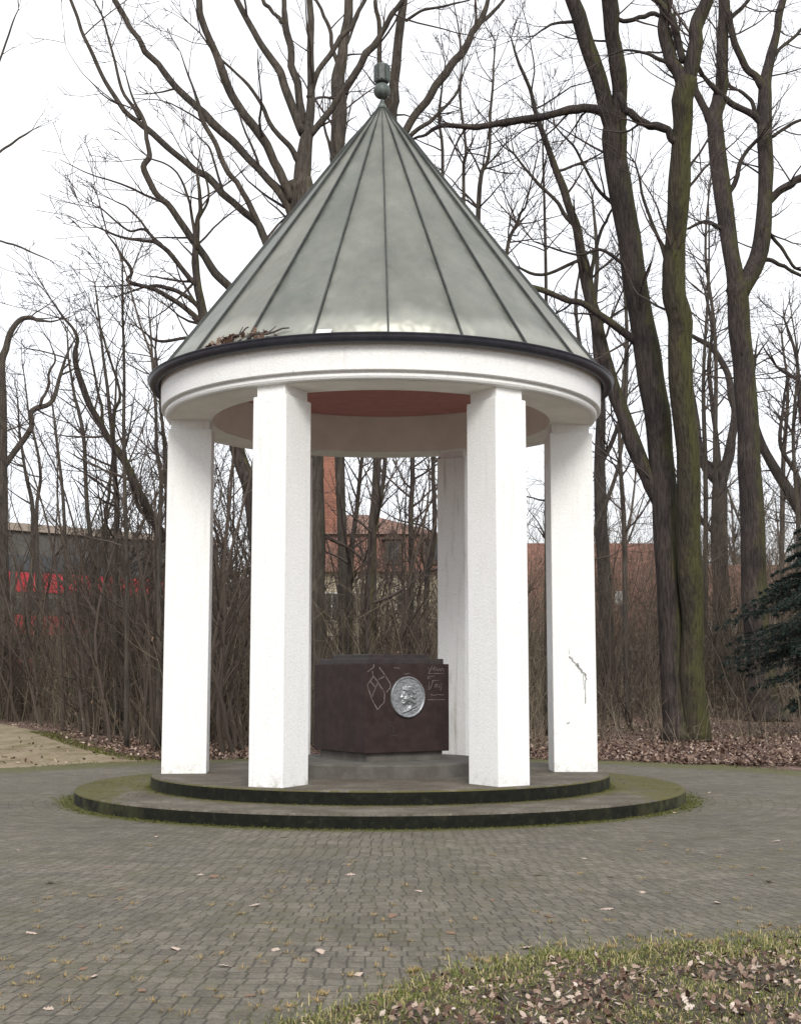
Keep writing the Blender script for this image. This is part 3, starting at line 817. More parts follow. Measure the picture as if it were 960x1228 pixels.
# the spreading oak whose fork shows above the left slope of the roof
traced_tree('oak_tree', 'big spreading oak behind the roof, its many limbs fanning up to the left', 31, [
    [(377, 893, 15), (375, 700, 13), (374, 550, 13), (371, 400, 14), (363, 260, 16), (360, 215, 16)],
    [(362, 230, 14), (368, 168, 10), (373, 140, 7), (371, 72, 5.5), (372, 0, 5), (374, -60, 4)],
    [(364, 160, 8), (345, 113, 6.5), (333, 81, 6), (309, 45, 5), (285, 0, 4.5), (262, -50, 3)],
    [(362, 150, 7), (358, 115, 6), (351, 72, 6), (342, 24, 5), (340, 0, 4), (336, -60, 3)],
    [(341, 29, 3.2), (326, 12, 3), (316, 0, 3), (305, -20, 2)],
    [(352, 240, 9), (340, 216, 7.5), (326, 187, 7), (302, 148, 7), (278, 113, 6.5), (261, 70, 6), (244, 31, 5.5), (238, 0, 5), (232, -60, 4)],
    [(355, 262, 9), (335, 228, 6.5), (309, 201, 6), (278, 168, 6), (249, 141, 6), (226, 120, 5.5), (204, 96, 5), (180, 65, 4.5), (159, 36, 4), (139, 0, 4), (120, -50, 3)],
    [(345, 345, 7), (320, 296, 5.5), (300, 245, 4.5), (278, 215, 4.2), (262, 180, 4), (242, 140, 3.6), (236, 118, 2.6), (226, 92, 1.6), (216, 62, 0.8)],
    [(366, 372, 9), (340, 325, 7.5), (321, 293, 6.5), (304, 264, 6), (273, 238, 5.5), (253, 218, 5.5), (229, 199, 5), (203, 180, 4.5), (173, 153, 4.5), (156, 137, 3.8), (125, 96, 3.2), (101, 43, 2.8), (84, 0, 2.5), (70, -50, 2)],
    [(168, 143, 3), (147, 108, 2.5), (135, 65, 2), (125, 24, 1.6), (113, 0, 1.3)],
    [(372, 470, 10), (320, 400, 7.5), (277, 348, 6.5), (253, 321, 6.2), (225, 278, 5.5), (196, 240, 5), (173, 205, 5), (178, 185, 4), (175, 156, 3.5), (170, 138, 2.8), (158, 116, 1.8), (150, 88, 0.9)],
    [(358, 195, 6), (350, 177, 4.5), (326, 153, 3.8), (312, 122, 3), (290, 93, 2.4), (261, 67, 2), (240, 40, 1.2)],
    [(273, 238, 2.4), (262, 215, 2), (252, 180, 1.6), (236, 160, 1)],
    [(372, 162, 5.5), (398, 129, 4.8), (412, 108, 4.5), (436, 72, 4.5), (456, 43, 4), (481, 0, 3.5), (500, -40, 2.5)],
    [(370, 117, 5), (378, 93, 4.5), (398, 60, 4.5), (416, 38, 4), (437, 2, 3), (450, -30, 2)],
], M['grey_bark'], 0.42, skip_below=420, slim=0.82)

traced_tree('oak_tree', 'leaning tree with low gnarled boughs reaching left over the eaves', 29, [
    [(322, 893, 10), (312, 700, 10), (298, 590, 9.5), (286, 545, 9), (262, 450, 8), (247, 400, 7), (243, 380, 6), (238, 350, 5), (235, 320, 4.5), (234, 295, 4), (237, 265, 3), (240, 240, 2.5), (236, 205, 1.5)],
    [(244, 392, 4), (239, 384, 3.6), (213, 362, 3.2), (182, 345, 2.8), (153, 337, 2.2), (157, 324, 2), (141, 297, 1.5), (129, 283, 1)],
    [(240, 372, 3.4), (234, 365, 3.2), (205, 345, 2.8), (172, 343, 2)],
    [(236, 342, 3.8), (229, 333, 3.5), (196, 297, 2.8), (177, 289, 2.3), (143, 283, 1.6), (117, 272, 1)],
    [(196, 297, 2.2), (172, 276, 1.8), (153, 276, 1.4), (121, 249, 0.9)],
    [(185, 288, 1.8), (172, 269, 1.6), (153, 249, 1.2), (136, 240, 0.8)],
    [(252, 418, 3), (227, 405, 2.2), (191, 409, 1.7), (165, 392, 1)],
    [(236, 300, 3), (230, 255, 2), (222, 225, 1.5), (205, 200, 1.2), (180, 190, 1)],
    [(237, 265, 2), (250, 235, 1.5), (243, 200, 1.2), (232, 185, 1)],
], M['oak_bark'], 1.1, tl=(0.7, 2.2), skip_below=480)

traced_tree('oak_tree', 'straight tree rising just left of the roof tip', 36, [
    [(414, 880, 8), (410, 650, 6), (408, 560, 6), (406, 300, 8), (405, 178, 9), (407, 130, 9), (406, 96, 8), (413, 50, 6.2), (419, 0, 5.5), (425, -50, 4)],
    [(411, 112, 5), (434, 74, 4.8), (450, 50, 4), (468, 20, 3.5), (481, 0, 3)],
    [(408, 90, 3), (398, 55, 2.6), (395, 36, 2.4), (386, 14, 2.2), (378, 0, 2)],
    [(412, 60, 2), (425, 30, 1.5), (432, 10, 1)],
    [(404, 200, 3), (395, 175, 2), (388, 150, 1.5)],
], M['grey_bark'], 0.5, skip_below=330)

traced_tree('oak_tree', 'tree directly behind the finial with a long bough slanting up to the right', 38, [
    [(447, 880, 7), (447, 650, 5.5), (452, 560, 5.5), (462, 300, 7), (469, 150, 7.5), (471, 110, 6.5), (476, 60, 6), (484, 0, 5), (490, -50, 4)],
    [(464, 205, 6), (487, 154, 5), (515, 115, 5), (537, 83, 5), (558, 55, 4.5), (572, 30, 4), (586, 0, 3), (592, -30, 2)],
    [(572, 30, 3), (590, 15, 2.5), (604, 0, 2)],
    [(466, 130, 3.6), (456, 95, 3.2), (453, 32, 3), (449, 0, 2.6)],
    [(486, 25, 2), (510, 11, 1.8), (540, 5, 1.4), (563, 0, 1)],
    [(490, 165, 3), (520, 140, 2.4), (545, 115, 1.8), (556, 85, 1)],
], M['grey_bark'], 0.6, skip_below=330)

traced_tree('oak_tree', 'thick double-stemmed mossy oak right of the pavilion', 33, [
    [(812, 890, 17), (806, 800, 15), (800, 680, 15), (795, 573, 15), (785, 481, 15), (772, 400, 15.5), (755, 300, 14), (742, 225, 14.5), (737, 165, 15), (738, 135, 13)],
    [(834, 890, 19), (830, 800, 14.5), (827, 680, 14.5), (825, 573, 14.5), (818, 481, 14.5), (814, 400, 15), (808, 340, 15), (809, 300, 14), (813, 225, 13), (816, 150, 13), (821, 92, 13)],
    [(736, 160, 11), (722, 110, 10), (705, 60, 10), (685, 0, 9.5), (670, -50, 8)],
    [(739, 155, 10.5), (741, 100, 10), (735, 50, 10), (729, 0, 10), (722, -50, 8)],
    [(820, 100, 9.5), (806, 70, 8), (796, 40, 7.5), (795, 0, 7.5), (796, -40, 6)],
    [(824, 100, 10), (832, 60, 9), (835, 30, 8.5), (846, 0, 8.5), (858, -40, 7)],
    [(818, 75, 5), (807, 28, 4.5), (785, 0, 4), (765, -25, 3)],
    [(732, 138, 7), (707, 131, 5.5), (690, 129, 5.5), (660, 137, 5), (620, 145, 5), (595, 148, 4.2), (560, 150, 3.5), (530, 152, 3), (510, 162, 2), (490, 168, 1.5)],
    [(810, 170, 5.5), (798, 157, 5), (784, 150, 5), (770, 147, 5.2), (757, 138, 5.2), (747, 126, 5), (742, 112, 4)],
    [(768, 414, 7), (757, 407, 5.5), (727, 383, 4.5), (700, 366, 4.2), (673, 357, 4), (640, 343, 3.5), (605, 335, 2.5)],
    [(792, 610, 9), (781, 580, 10), (768, 552, 10), (745, 490, 9), (725, 430, 8), (715, 390, 7.5), (705, 350, 7), (692, 285, 6), (678, 235, 5), (662, 190, 4), (647, 150, 3.5), (635, 110, 2.5), (622, 75, 2), (612, 45, 1)],
    [(707, 345, 3), (708, 327, 2.6), (720, 280, 2.2), (730, 257, 1.6), (752, 225, 1)],
    [(688, 270, 3), (665, 240, 2.4), (640, 215, 2), (616, 185, 1.4)],
    [(735, 20, 3), (760, 24, 3), (778, 16, 3), (792, 18, 3)],
    [(700, 30, 2.5), (672, 26, 2), (655, 32, 1.5), (640, 42, 1)],
    [(800, 75, 3), (775, 64, 2), (750, 60, 1.6), (730, 66, 1)],
    [(745, 255, 3), (715, 225, 2.2), (690, 180, 1.6), (665, 150, 1)],
    [(700, 310, 2.4), (650, 330, 2), (612, 318, 1.5), (580, 330, 1)],
    [(760, 330, 3), (725, 300, 2.2), (690, 305, 1.6), (640, 290, 1)],
    [(806, 330, 3), (790, 290, 2.4), (772, 240, 2), (762, 195, 1.2)],
], M['half_mossy_bark'], 1.25, tl=(0.9, 3.0), skip_below=460, bark2=M['mossy_bark'], rmin=0.006)

traced_tree('oak_tree', 'tall forked tree at the right with moss round its foot', 47, [
    [(921, 866, 22), (916, 840, 18), (911, 800, 16), (905, 720, 15), (902, 680, 15), (900, 573, 14), (895, 481, 13), (887, 400, 13), (883, 340, 12.5)],
    [(881, 350, 11), (876, 300, 10.5), (866, 225, 10.5), (857, 150, 10), (862, 120, 8.5), (864, 90, 8), (867, 40, 7), (868, 0, 7), (868, -50, 6)],
    [(886, 356, 11), (911, 300, 10.5), (917, 225, 9), (917, 150, 9), (917, 105, 8), (925, 70, 6), (930, 40, 5), (938, 0, 4.5), (946, -40, 4)],
    [(855, 150, 6), (847, 134, 5), (835, 112, 4.5), (828, 90, 4), (815, 60, 3)],
    [(917, 108, 6), (905, 90, 5), (891, 75, 4.5), (878, 40, 4), (874, 15, 3.5)],
    [(917, 158, 5.5), (907, 141, 4.8), (885, 128, 4.2), (862, 112, 3.6), (845, 95, 3), (836, 80, 2)],
    [(905, 138, 3), (898, 118, 2.6), (885, 108, 2)],
    [(918, 245, 5), (935, 228, 5), (950, 218, 5), (970, 207, 4), (1000, 190, 3)],
    [(925, 164, 2.4), (945, 150, 2.2), (975, 138, 1.6)],
    [(872, 232, 3.5), (885, 212, 3), (887, 195, 2.8), (900, 175, 2.4), (914, 163, 2.4)],
    [(919, 90, 2.4), (930, 65, 2.2), (950, 45, 2), (975, 20, 1.6)],
    [(915, 310, 3), (935, 318, 2.6), (950, 326, 2.2), (985, 340, 1.5)],
    [(920, 275, 2.4), (938, 300, 2.2), (950, 318, 2), (975, 330, 1.4)],
    [(868, 275, 3), (845, 265, 2.4), (825, 275, 1.6)],
    [(867, 30, 3), (885, 12, 2.6), (900, -5, 2)],
], M['half_mossy_bark'], 1.3, tl=(1.2, 4.0), skip_below=460, rmin=0.007)

traced_tree('oak_tree', 'crooked tree standing between the mossy oak and the tall forked tree', 66, [
    [(874, 848, 17), (868, 800, 13), (866, 740, 11), (864, 690, 10), (862, 620, 10), (863, 575, 9)],
    [(862, 580, 6.5), (845, 558, 6), (838, 535, 4), (835, 500, 3), (828, 460, 2)],
    [(865, 578, 7), (874, 540, 6), (880, 500, 5), (876, 470, 4.5), (868, 440, 4), (852, 415, 3.4), (830, 402, 2.4)],
    [(858, 640, 4), (838, 620, 3), (825, 590, 2)],
    [(866, 600, 4), (858, 520, 3), (850, 450, 2.6), (853, 400, 2), (846, 350, 1.5)],
], M['dark_bark'], 1.2, tl=(1.2, 4.0), skip_below=620)

traced_tree('leaning_tree', 'slim tree leaning in from the right edge behind the tall forked tree', 55, [
    [(1035, 830, 10), (1005, 690, 9), (960, 612, 7.5), (940, 580, 6.5), (911, 527, 5), (900, 480, 3.5), (905, 430, 2)],
    [(960, 612, 4), (955, 570, 3), (935, 530, 2.4), (940, 470, 1.6)],
    [(985, 650, 4), (985, 560, 3.5), (960, 500, 3), (955, 430, 2), (940, 380, 1.2)],
    [(985, 560, 3), (965, 470, 2.4), (930, 440, 1.6)],
], M['dark_bark'], 1.8, tl=(1.2, 3.6), skip_below=640)

traced_tree('oak_tree', 'tree at the left edge with a crooked bough bent up beside the sky', 50, [
    [(1, 893, 9), (3, 800, 8), (3, 650, 7), (2, 500, 6), (1, 440, 5), (8, 415, 4.2), (14, 395, 3.6), (25, 383, 3.2), (38, 380, 2.8), (52, 386, 1.5), (70, 384, 1)],
    [(2, 566, 6), (14, 546, 5.2), (36, 516, 5), (40, 492, 4.6), (62, 481, 3.8), (73, 448, 3), (80, 425, 2), (92, 404, 1.2)],
    [(48, 487, 3), (57, 468, 2.6), (60, 446, 2.2), (66, 430, 1.6), (60, 410, 1)],
    [(74, 444, 1.8), (84, 432, 1.5), (66, 425, 1.4), (30, 417, 0.9)],
    [(72, 450, 2), (92, 438, 1.5), (88, 405, 1.2), (60, 370, 0.8)],
    [(0, 440, 3), (-20, 330, 2.6), (-25, 240, 2.4), (-5, 188, 2.2), (20, 168, 2), (38, 156, 1.2)],
    [(-20, 330, 2.4), (-8, 292, 1.6), (12, 292, 1.8), (40, 303, 1.4), (62, 313, 0.8)],
    [(-25, 240, 2.4), (-15, 120, 2), (2, 65, 1.8), (14, 30, 1.6), (22, 10, 1)],
], M['grey_bark'], 0.4, tl=(0.8, 2.4), skip_below=560, slim=0.72)

traced_tree('leaning_tree', 'slender tree leaning left out of the thicket beside the left column', 33, [
    [(243, 893, 9), (238, 780, 8), (222, 690, 6.5), (198, 645, 5.6), (170, 600, 5), (151, 558, 4.6), (124, 515, 3.8), (102, 472, 4), (90, 428, 3), (92, 405, 2.2), (78, 382, 1.6), (62, 360, 1)],
    [(152, 560, 3), (138, 535, 2.4), (136, 500, 2.2), (143, 470, 1.8), (128, 420, 1.4), (118, 385, 1)],
    [(195, 640, 3.5), (172, 615, 3), (160, 590, 2.6), (148, 540, 2)],
    [(124, 515, 2), (120, 480, 1.8), (108, 420, 1.2)],
], M['oak_bark'], 1.2, tl=(0.8, 2.4), skip_below=640)

traced_tree('tall_tree', 'dark straight trunk standing right behind the right column', 52, [
    [(732, 850, 10), (728, 780, 9), (723, 679, 8), (718, 570, 7), (720, 480, 5.5), (712, 380, 4), (716, 300, 2.5), (710, 240, 1.5)],
    [(719, 500, 4), (700, 440, 3), (690, 380, 2), (695, 320, 1.2)],
    [(720, 560, 3), (745, 500, 2.4), (750, 440, 1.6)],
], M['dark_bark'], 1.4, tl=(1.0, 3.0), skip_below=600)

# slim trees seen between the columns and at both sides, each with its own stem
SL = 'slim bare tree whose stem is seen through the pavilion above the pedestal'
for (pts, Y) in [([(443, 860, 6), (443, 700, 6), (452, 620, 4.4), (461, 560, 3.8), (465, 480, 3)], 30), ([(494, 860, 5), (493, 650, 4.4), (494, 560, 4), (495, 460, 3)], 32),
                 ([(508, 860, 5), (512, 720, 4.5), (519, 640, 4), (519, 540, 3.6), (515, 440, 2.5)], 35), ([(421, 860, 6), (419, 700, 5.5), (428, 600, 4), (436, 540, 3), (440, 470, 2)], 31)]:
    traced_tree('slim_tree', SL, Y, [[(x, y, w * 0.74) for x, y, w in pts]], M['oak_bark'], 2.4, group='slim trees seen through the pavilion', tl=(0.8, 2.6), skip_below=760, rmin=0.006, lvl=2, flare=False)
SR = 'slim upright bare tree rising beside the right slope of the roof'
for (pts, Y) in [([(556, 870, 4), (556, 600, 4), (556, 240, 3), (559, 180, 2.6), (552, 120, 2), (556, 60, 1.2)], 34), ([(580, 870, 5), (576, 600, 4.5), (573, 250, 4), (585, 190, 3), (590, 110, 2.2), (594, 50, 1.2)], 36),
                 ([(612, 870, 5), (606, 600, 4), (604, 330, 3.2), (622, 262, 2.6), (632, 240, 1.6), (645, 180, 1)], 35), ([(536, 870, 4), (534, 500, 3.5), (530, 205, 3), (527, 140, 2), (534, 75, 1.2)], 38),
                 ([(655, 870, 4), (655, 600, 3.6), (654, 300, 2.6), (651, 200, 1.8), (652, 120, 1)], 36)]:
    traced_tree('slim_tree', SR, Y, [[(x, y, w * 0.74) for x, y, w in pts]], M['grey_bark'], 1.9, group='slim trees beside the right slope of the roof', tl=(0.8, 2.4), skip_below=420, rmin=0.006, flare=False)
SLL = 'thin upright bare tree in the thicket left of the pavilion, taller than the brush'
for (pts, Y) in [([(152, 893, 4.5), (151, 657, 3.6), (149, 480, 2.8), (147, 380, 2), (147, 300, 1)], 30), ([(118, 885, 5), (112, 700, 4.5), (106, 600, 3.6), (99, 510, 3.2), (86, 460, 2.2), (80, 400, 1.4)], 40),
                 ([(190, 893, 5), (192, 620, 4), (188, 520, 3), (184, 440, 2.4), (178, 370, 1.2)], 29), ([(140, 885, 5), (139, 650, 4.6), (139, 560, 4), (130, 480, 3), (121, 400, 2), (114, 340, 1.2)], 36),
                 ([(78, 885, 4), (77, 640, 3), (70, 540, 2.4), (62, 480, 1.5)], 45), ([(46, 880, 4), (44, 640, 3.2), (48, 560, 2.6), (36, 500, 1.8), (28, 440, 1)], 50),
                 ([(205, 893, 5), (200, 600, 4), (194, 500, 3), (186, 420, 2)], 34), ([(28, 880, 5), (40, 640, 4), (32, 570, 3), (24, 520, 2), (20, 470, 1)], 52),
                 ([(128, 890, 4), (127, 640, 3.6), (130, 590, 3), (137, 520, 2.4), (140, 440, 1.6)], 38)]:
    traced_tree('slim_tree', SLL, Y, [[(x, y, w * 0.74) for x, y, w in pts]], M['grey_bark'], 1.9, group='thin trees in the left thicket', tl=(0.7, 2.2), skip_below=700, rmin=0.006, flare=False)
SRR = 'slim bare tree standing in the woodland right of the double-stemmed oak'
for (pts, Y) in [([(845, 850, 5), (846, 600, 4), (843, 450, 3), (850, 330, 2), (848, 230, 1)], 56), ([(862, 850, 5), (858, 600, 4), (856, 400, 3), (846, 300, 2.2), (852, 210, 1.2)], 62),
                 ([(935, 850, 5), (938, 600, 4), (944, 470, 2.6), (936, 400, 1.6)], 64), ([(958, 860, 5), (956, 640, 4), (950, 520, 3), (956, 440, 2), (948, 370, 1)], 52),
                 ([(752, 860, 4), (748, 640, 4), (742, 520, 3), (750, 400, 2), (744, 300, 1)], 46), ([(672, 870, 4), (690, 700, 3.6), (740, 560, 3), (752, 420, 2), (748, 330, 1)], 48)]:
    traced_tree('slim_tree', SRR if pts[0][0] > 800 else 'slim bare tree standing in the woodland behind the right column', Y, [[(x, y, w * 0.74) for x, y, w in pts]], M['grey_bark'], 2.0,
                group='slim trees in the right woodland' if pts[0][0] > 800 else 'slim trees behind the right column', tl=(1.0, 3.2), skip_below=640, rmin=0.008, flare=False)

# ------------------------------------------------------------------ saplings: a few grown kinds, copied one by one
def sapling_mesh(h, r, multi):
    mb = MB()
    for s in range(multi):
        d = np.array([rs.normal(0, 0.10 + 0.10 * (multi > 1)), rs.normal(0, 0.10 + 0.10 * (multi > 1)), 1.0])
        hh = h * rs.uniform(0.65, 1.0) if s else h
        n = 12; P = [np.array([rs.normal(0, 0.08) * (multi > 1), rs.normal(0, 0.08) * (multi > 1), -0.05])]
        d /= np.linalg.norm(d); D = [d]
        for i in range(n):
            d = d + rs.normal(size=3) * 0.10 + np.array([0, 0, 0.07]); d /= np.linalg.norm(d)
            P.append(P[-1] + d * hh / n); D.append(d)
        rad = r * (1 - 0.86 * np.linspace(0, 1, n + 1))
        mb.tube(P, rad, 6, cap=False)
        m = int(hh * 2.6)
        for q in range(m):
            t = rs.uniform(0.12, 1.0); i = min(n - 1, int(t * n)); f = t * n - i
            b = P[i] * (1 - f) + P[i + 1] * f
            a = R(rs.uniform(25, 58)); dd = D[i] * math.cos(a) + perp(D[i]) * math.sin(a)
            grow(mb, b, dd, hh * rs.uniform(0.10, 0.26) * (1.2 - 0.6 * t), max(0.007, rad[i] * 0.5), 1, 0.10, 0.22, 1.0, 4, 0.0055)
    o = mb.build('sapling', M['sapling'])
    return o
protos = [sapling_mesh(h, r, k) for h, r, k in [(8.0, 0.050, 1), (6.5, 0.044, 1), (7.2, 0.046, 2), (5.0, 0.034, 2), (4.2, 0.030, 3), (9.0, 0.062, 1), (5.6, 0.038, 1), (3.4, 0.026, 4)]]
used = set()
def place_sapling(k, x, y, s, label, group):
    if k in used:
        o = protos[k].copy(); COL.objects.link(o)
    else:
        o = protos[k]; used.add(k)
    o.location = (x, y, -0.03); o.scale = (s, s, s * random.uniform(0.9, 1.12)); o.rotation_euler = (0, 0, random.uniform(0, 6.28))
    return tag(o, label, 'sapling', group)
def path_x(y):
    q = pr; 
    for i in range(len(q) - 1):
        if q[i][1] <= y <= q[i + 1][1]:
            return q[i][0] + (q[i + 1][0] - q[i][0]) * (y - q[i][1]) / (q[i + 1][1] - q[i][1])
    return -60 if y > 47 else -5
def clear_of_plaza(x, y):
    return math.hypot(x - CX, y - CY) > 9.6
nl = 0
while nl < 140:
    y = random.uniform(27.5, 52); px = random.uniform(-10, 300)
    x = (px - 480) / FPX * y
    if x < path_x(y) + 0.9 or not clear_of_plaza(x, y): continue
    place_sapling(random.choice([0, 0, 1, 2, 2, 3, 4, 5, 5, 6, 7]), x, y, random.uniform(0.75, 1.25), 'thin brown bare sapling in the dense thicket left of the pavilion', 'saplings in the left thicket'); nl += 1
nm = 0
while nm < 74:
    y = random.uniform(29, 56); px = random.uniform(300, 560)
    x = (px - 480) / FPX * y
    if not clear_of_plaza(x, y): continue
    place_sapling(random.choice([1, 2, 3, 4, 6, 7, 0, 0]), x, y, random.uniform(0.7, 1.15), 'thin brown bare sapling in the brush straight behind the pavilion', 'saplings behind the pavilion'); nm += 1
nr = 0
while nr < 84:
    y = random.uniform(31, 66); px = random.uniform(560, 985)
    x = (px - 480) / FPX * y
    if not clear_of_plaza(x, y): continue
    if px > 760 and y < 46 and random.random() < 0.75: continue
    k = random.choice([0, 1, 2, 5, 6]) if y > 44 else random.choice([3, 4, 7, 7, 6])
    place_sapling(k, x, y, random.uniform(0.6, 1.1), 'thin brown bare sapling in the open woodland right of the pavilion', 'saplings in the right woodland'); nr += 1

# ------------------------------------------------------------------ brush: dense stems nobody could count
def brush(name, n, sampler, hmin, hmax, m, lean=0.22, label=None, leaves=0.0, grow_far=0.0):
    mb = MB(); i = 0; lf = MB()
    while i < n:
        x, y = sampler()
        if x is None: continue
        i += 1
        h = (hmin + (hmax - hmin) * rs.rand() ** 1.5) * (1 if rs.rand() < 0.88 else 1.3) * (1 + max(0, y - 32) * grow_far)
        d = np.array([rs.normal(0, lean), rs.normal(0, lean), 1.0]); d /= np.linalg.norm(d)
        kk = 5
        P = [np.array([x, y, -0.04])]
        for q in range(kk):
            d = d + rs.normal(size=3) * 0.13 + np.array([0, 0, 0.03]); d /= np.linalg.norm(d); P.append(P[-1] + d * h / kk)
        r0 = rs.uniform(0.0042, 0.0105)
        mb.tube(P, r0 * (1 - 0.7 * np.linspace(0, 1, kk + 1)), 3, cap=False)
        for q in range(rs.randint(3, 7)):
            t = rs.uniform(0.1, 0.95); j = min(kk - 1, int(t * kk)); f = t * kk - j
            b = P[j] * (1 - f) + P[j + 1] * f
            a = R(rs.uniform(25, 70)); dd = d * math.cos(a) + perp(d) * math.sin(a)
            L = h * rs.uniform(0.15, 0.4); e = b + dd * L * 0.5; dd = dd + rs.normal(size=3) * 0.25 + np.array([0, 0, 0.1]); e2 = e + dd / np.linalg.norm(dd) * L * 0.5
            mb.tube([b, e, e2], [r0 * 0.55, r0 * 0.4, r0 * 0.22], 3, cap=False)
            if rs.rand() < leaves:
                c = e2; s = rs.uniform(0.04, 0.09); u = perp(dd / np.linalg.norm(dd)); w = np.array([0, 0, -1.0])
                lf.add([c, c + u * s * 0.5 + w * s * 0.6, c + w * s * 1.3, c - u * s * 0.5 + w * s * 0.6], [(0, 1, 2, 3)])
    o = mb.build(name, M[m]); tag(o, label, 'brush', kind='stuff')
    if lf.n: tag(lf.build('hanging_leaves', M['brown_leaf']), 'dry brown leaves still hanging in the thicket', 'leaves', kind='stuff')
    return o
def samp(p0, p1, y0, y1, power=1.0):
    def f():
        y = y0 + (y1 - y0) * rs.rand() ** power; px = rs.uniform(p0, p1); x = (px - 480) / FPX * y
        if x < path_x(y) + 0.6 + 4.6 * rs.rand() ** 1.3 and px < 340: return None, None
        if math.hypot(x - CX, y - CY) < 9.6 + 3.0 * rs.rand() ** 1.5: return None, None
        if not clear_of_plaza(x, y): return None, None
        return x, y
    return f
brush('brushwood', 4700, samp(-30, 330, 27, 60, 0.8), 1.0, 4.2, 'brush', 0.15, 'dense grey-brown brushwood of bare stems filling the left thicket', 0.09, 0.017)
brush('brushwood', 2400, samp(300, 650, 28, 62), 0.9, 4.2, 'brush', 0.20, 'tangled bare brushwood behind the pedestal and columns', 0.03, 0.03)
brush('brushwood', 420, samp(630, 990, 30, 48), 0.3, 1.9, 'brush', 0.40, 'sparse low brushwood on the leaf-covered floor at the right')
brush('brushwood', 2600, samp(630, 1000, 50, 76), 1.0, 6.0, 'brush', 0.20, 'grey-brown brushwood standing in front of the tiled houses at the right', 0.0, 0.02)

brush('brushwood', 950, samp(640, 1010, 48, 75), 5.0, 11.5, 'sapling', 0.08, 'tall thin bare stems standing close together before the tiled houses at the right')
brush('brushwood', 260, samp(375, 540, 40, 62), 4.0, 8.0, 'sapling', 0.08, 'tall thin bare stems standing close together before the cream villa')

# far wood: reads as one grey-brown mass beyond the houses
mb = MB()
for i in range(330):
    y = rs.uniform(95, 190); px = rs.uniform(-60, 1020); x = (px - 480) / FPX * y
    h = rs.uniform(6, 12) if px < 640 else rs.uniform(9, 19)
    if 30 < px < 230: h *= 0.55
    d = np.array([rs.normal(0, 0.06), rs.normal(0, 0.06), 1.0])
    P = [np.array([x, y, 0.0])]
    for q in range(8):
        d = d + rs.normal(size=3) * 0.08; d /= np.linalg.norm(d); P.append(P[-1] + d * h / 8)
    r0 = 0.012 * h + 0.02
    mb.tube(P, r0 * (1 - 0.8 * np.linspace(0, 1, 9)), 4, cap=False)
    for q in range(26):
        j = rs.randint(1, 8); a = R(rs.uniform(25, 60)); dd = np.array([0, 0, 1]) * math.cos(a) + perp(np.array([0, 0, 1.0])) * math.sin(a)
        L = h * rs.uniform(0.12, 0.3); e = P[j] + dd * L
        mb.tube([P[j], P[j] + dd * L * 0.5, e], [0.05, 0.035, 0.02], 3, cap=False)
        for w in range(3):
            d2 = dd + rs.normal(size=3) * 0.6; d2 /= np.linalg.norm(d2); s = P[j] + dd * L * rs.uniform(0.3, 1)
            mb.tube([s, s + d2 * L * 0.5], [0.025, 0.014], 3, cap=False)
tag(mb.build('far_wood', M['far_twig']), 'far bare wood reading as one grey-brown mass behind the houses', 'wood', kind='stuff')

# ------------------------------------------------------------------ spruce at the right edge
def spruce(px, Y, h, rmax, label):
    x = (px - 480) / FPX * Y
    root = empty('spruce_tree', (x, Y, -0.03)); tag(root, label, 'tree')
    tb, cb = MB(), MB()
    tb.tube([(x, Y, -0.05), (x + 0.05, Y, h * 0.5), (x, Y + 0.05, h)], [0.16, 0.1, 0.02], 10)
    z = 0.9
    while z < h - 0.2:
        f = z / h
        L0 = rmax * min(1, (1.06 - f) * 1.75) * (1.0 if f > 0.36 else (0.6 if f > 0.26 else 0.42))
        for q in range(6):
            a = rs.uniform(0, 2 * math.pi); L = L0 * rs.uniform(0.7, 1.1)
            u = np.array([math.cos(a), math.sin(a), 0]); n = 9
            P = [np.array([x, Y, z]) + u * (L * i / n) + np.array([0, 0, 0.10 * L * math.sin(i / n * 2.2) - 0.26 * L * (i / n) ** 1.6]) for i in range(n + 1)]
            tb.tube(P, 0.028 * (1 - 0.85 * np.linspace(0, 1, n + 1)), 4, cap=False)
            side = np.array([-u[1], u[0], 0])
            for i in range(1, n + 1):
                for s in (-1, 1):
                    for rep in range(2):
                        l2 = L * 0.34 * (1.05 - i / n * 0.8) * rs.uniform(0.6, 1.1)
                        d = u * rs.uniform(0.4, 0.9) + side * s * rs.uniform(0.6, 1.0) + np.array([0, 0, rs.uniform(-0.75, -0.1)]); d /= np.linalg.norm(d)
                        for w in range(12):
                            c = P[i] + d * l2 * (w + rs.rand()) / 12
                            for k in range(3):
                                nd = d + perp(d) * rs.uniform(0.7, 1.4); nd /= np.linalg.norm(nd); ln = rs.uniform(0.05, 0.10); b = perp(nd) * 0.010
                                cb.add([c - b, c + b, c + nd * ln], [(0, 1, 2)])
        z += rs.uniform(0.15, 0.24)
    tb.build('trunk', M['dark_bark'], root); cb.build('crown', M['needle'], root)
spruce(992, 36, 5.9, 3.1, 'dark blue-green spruce reaching in from the right edge')

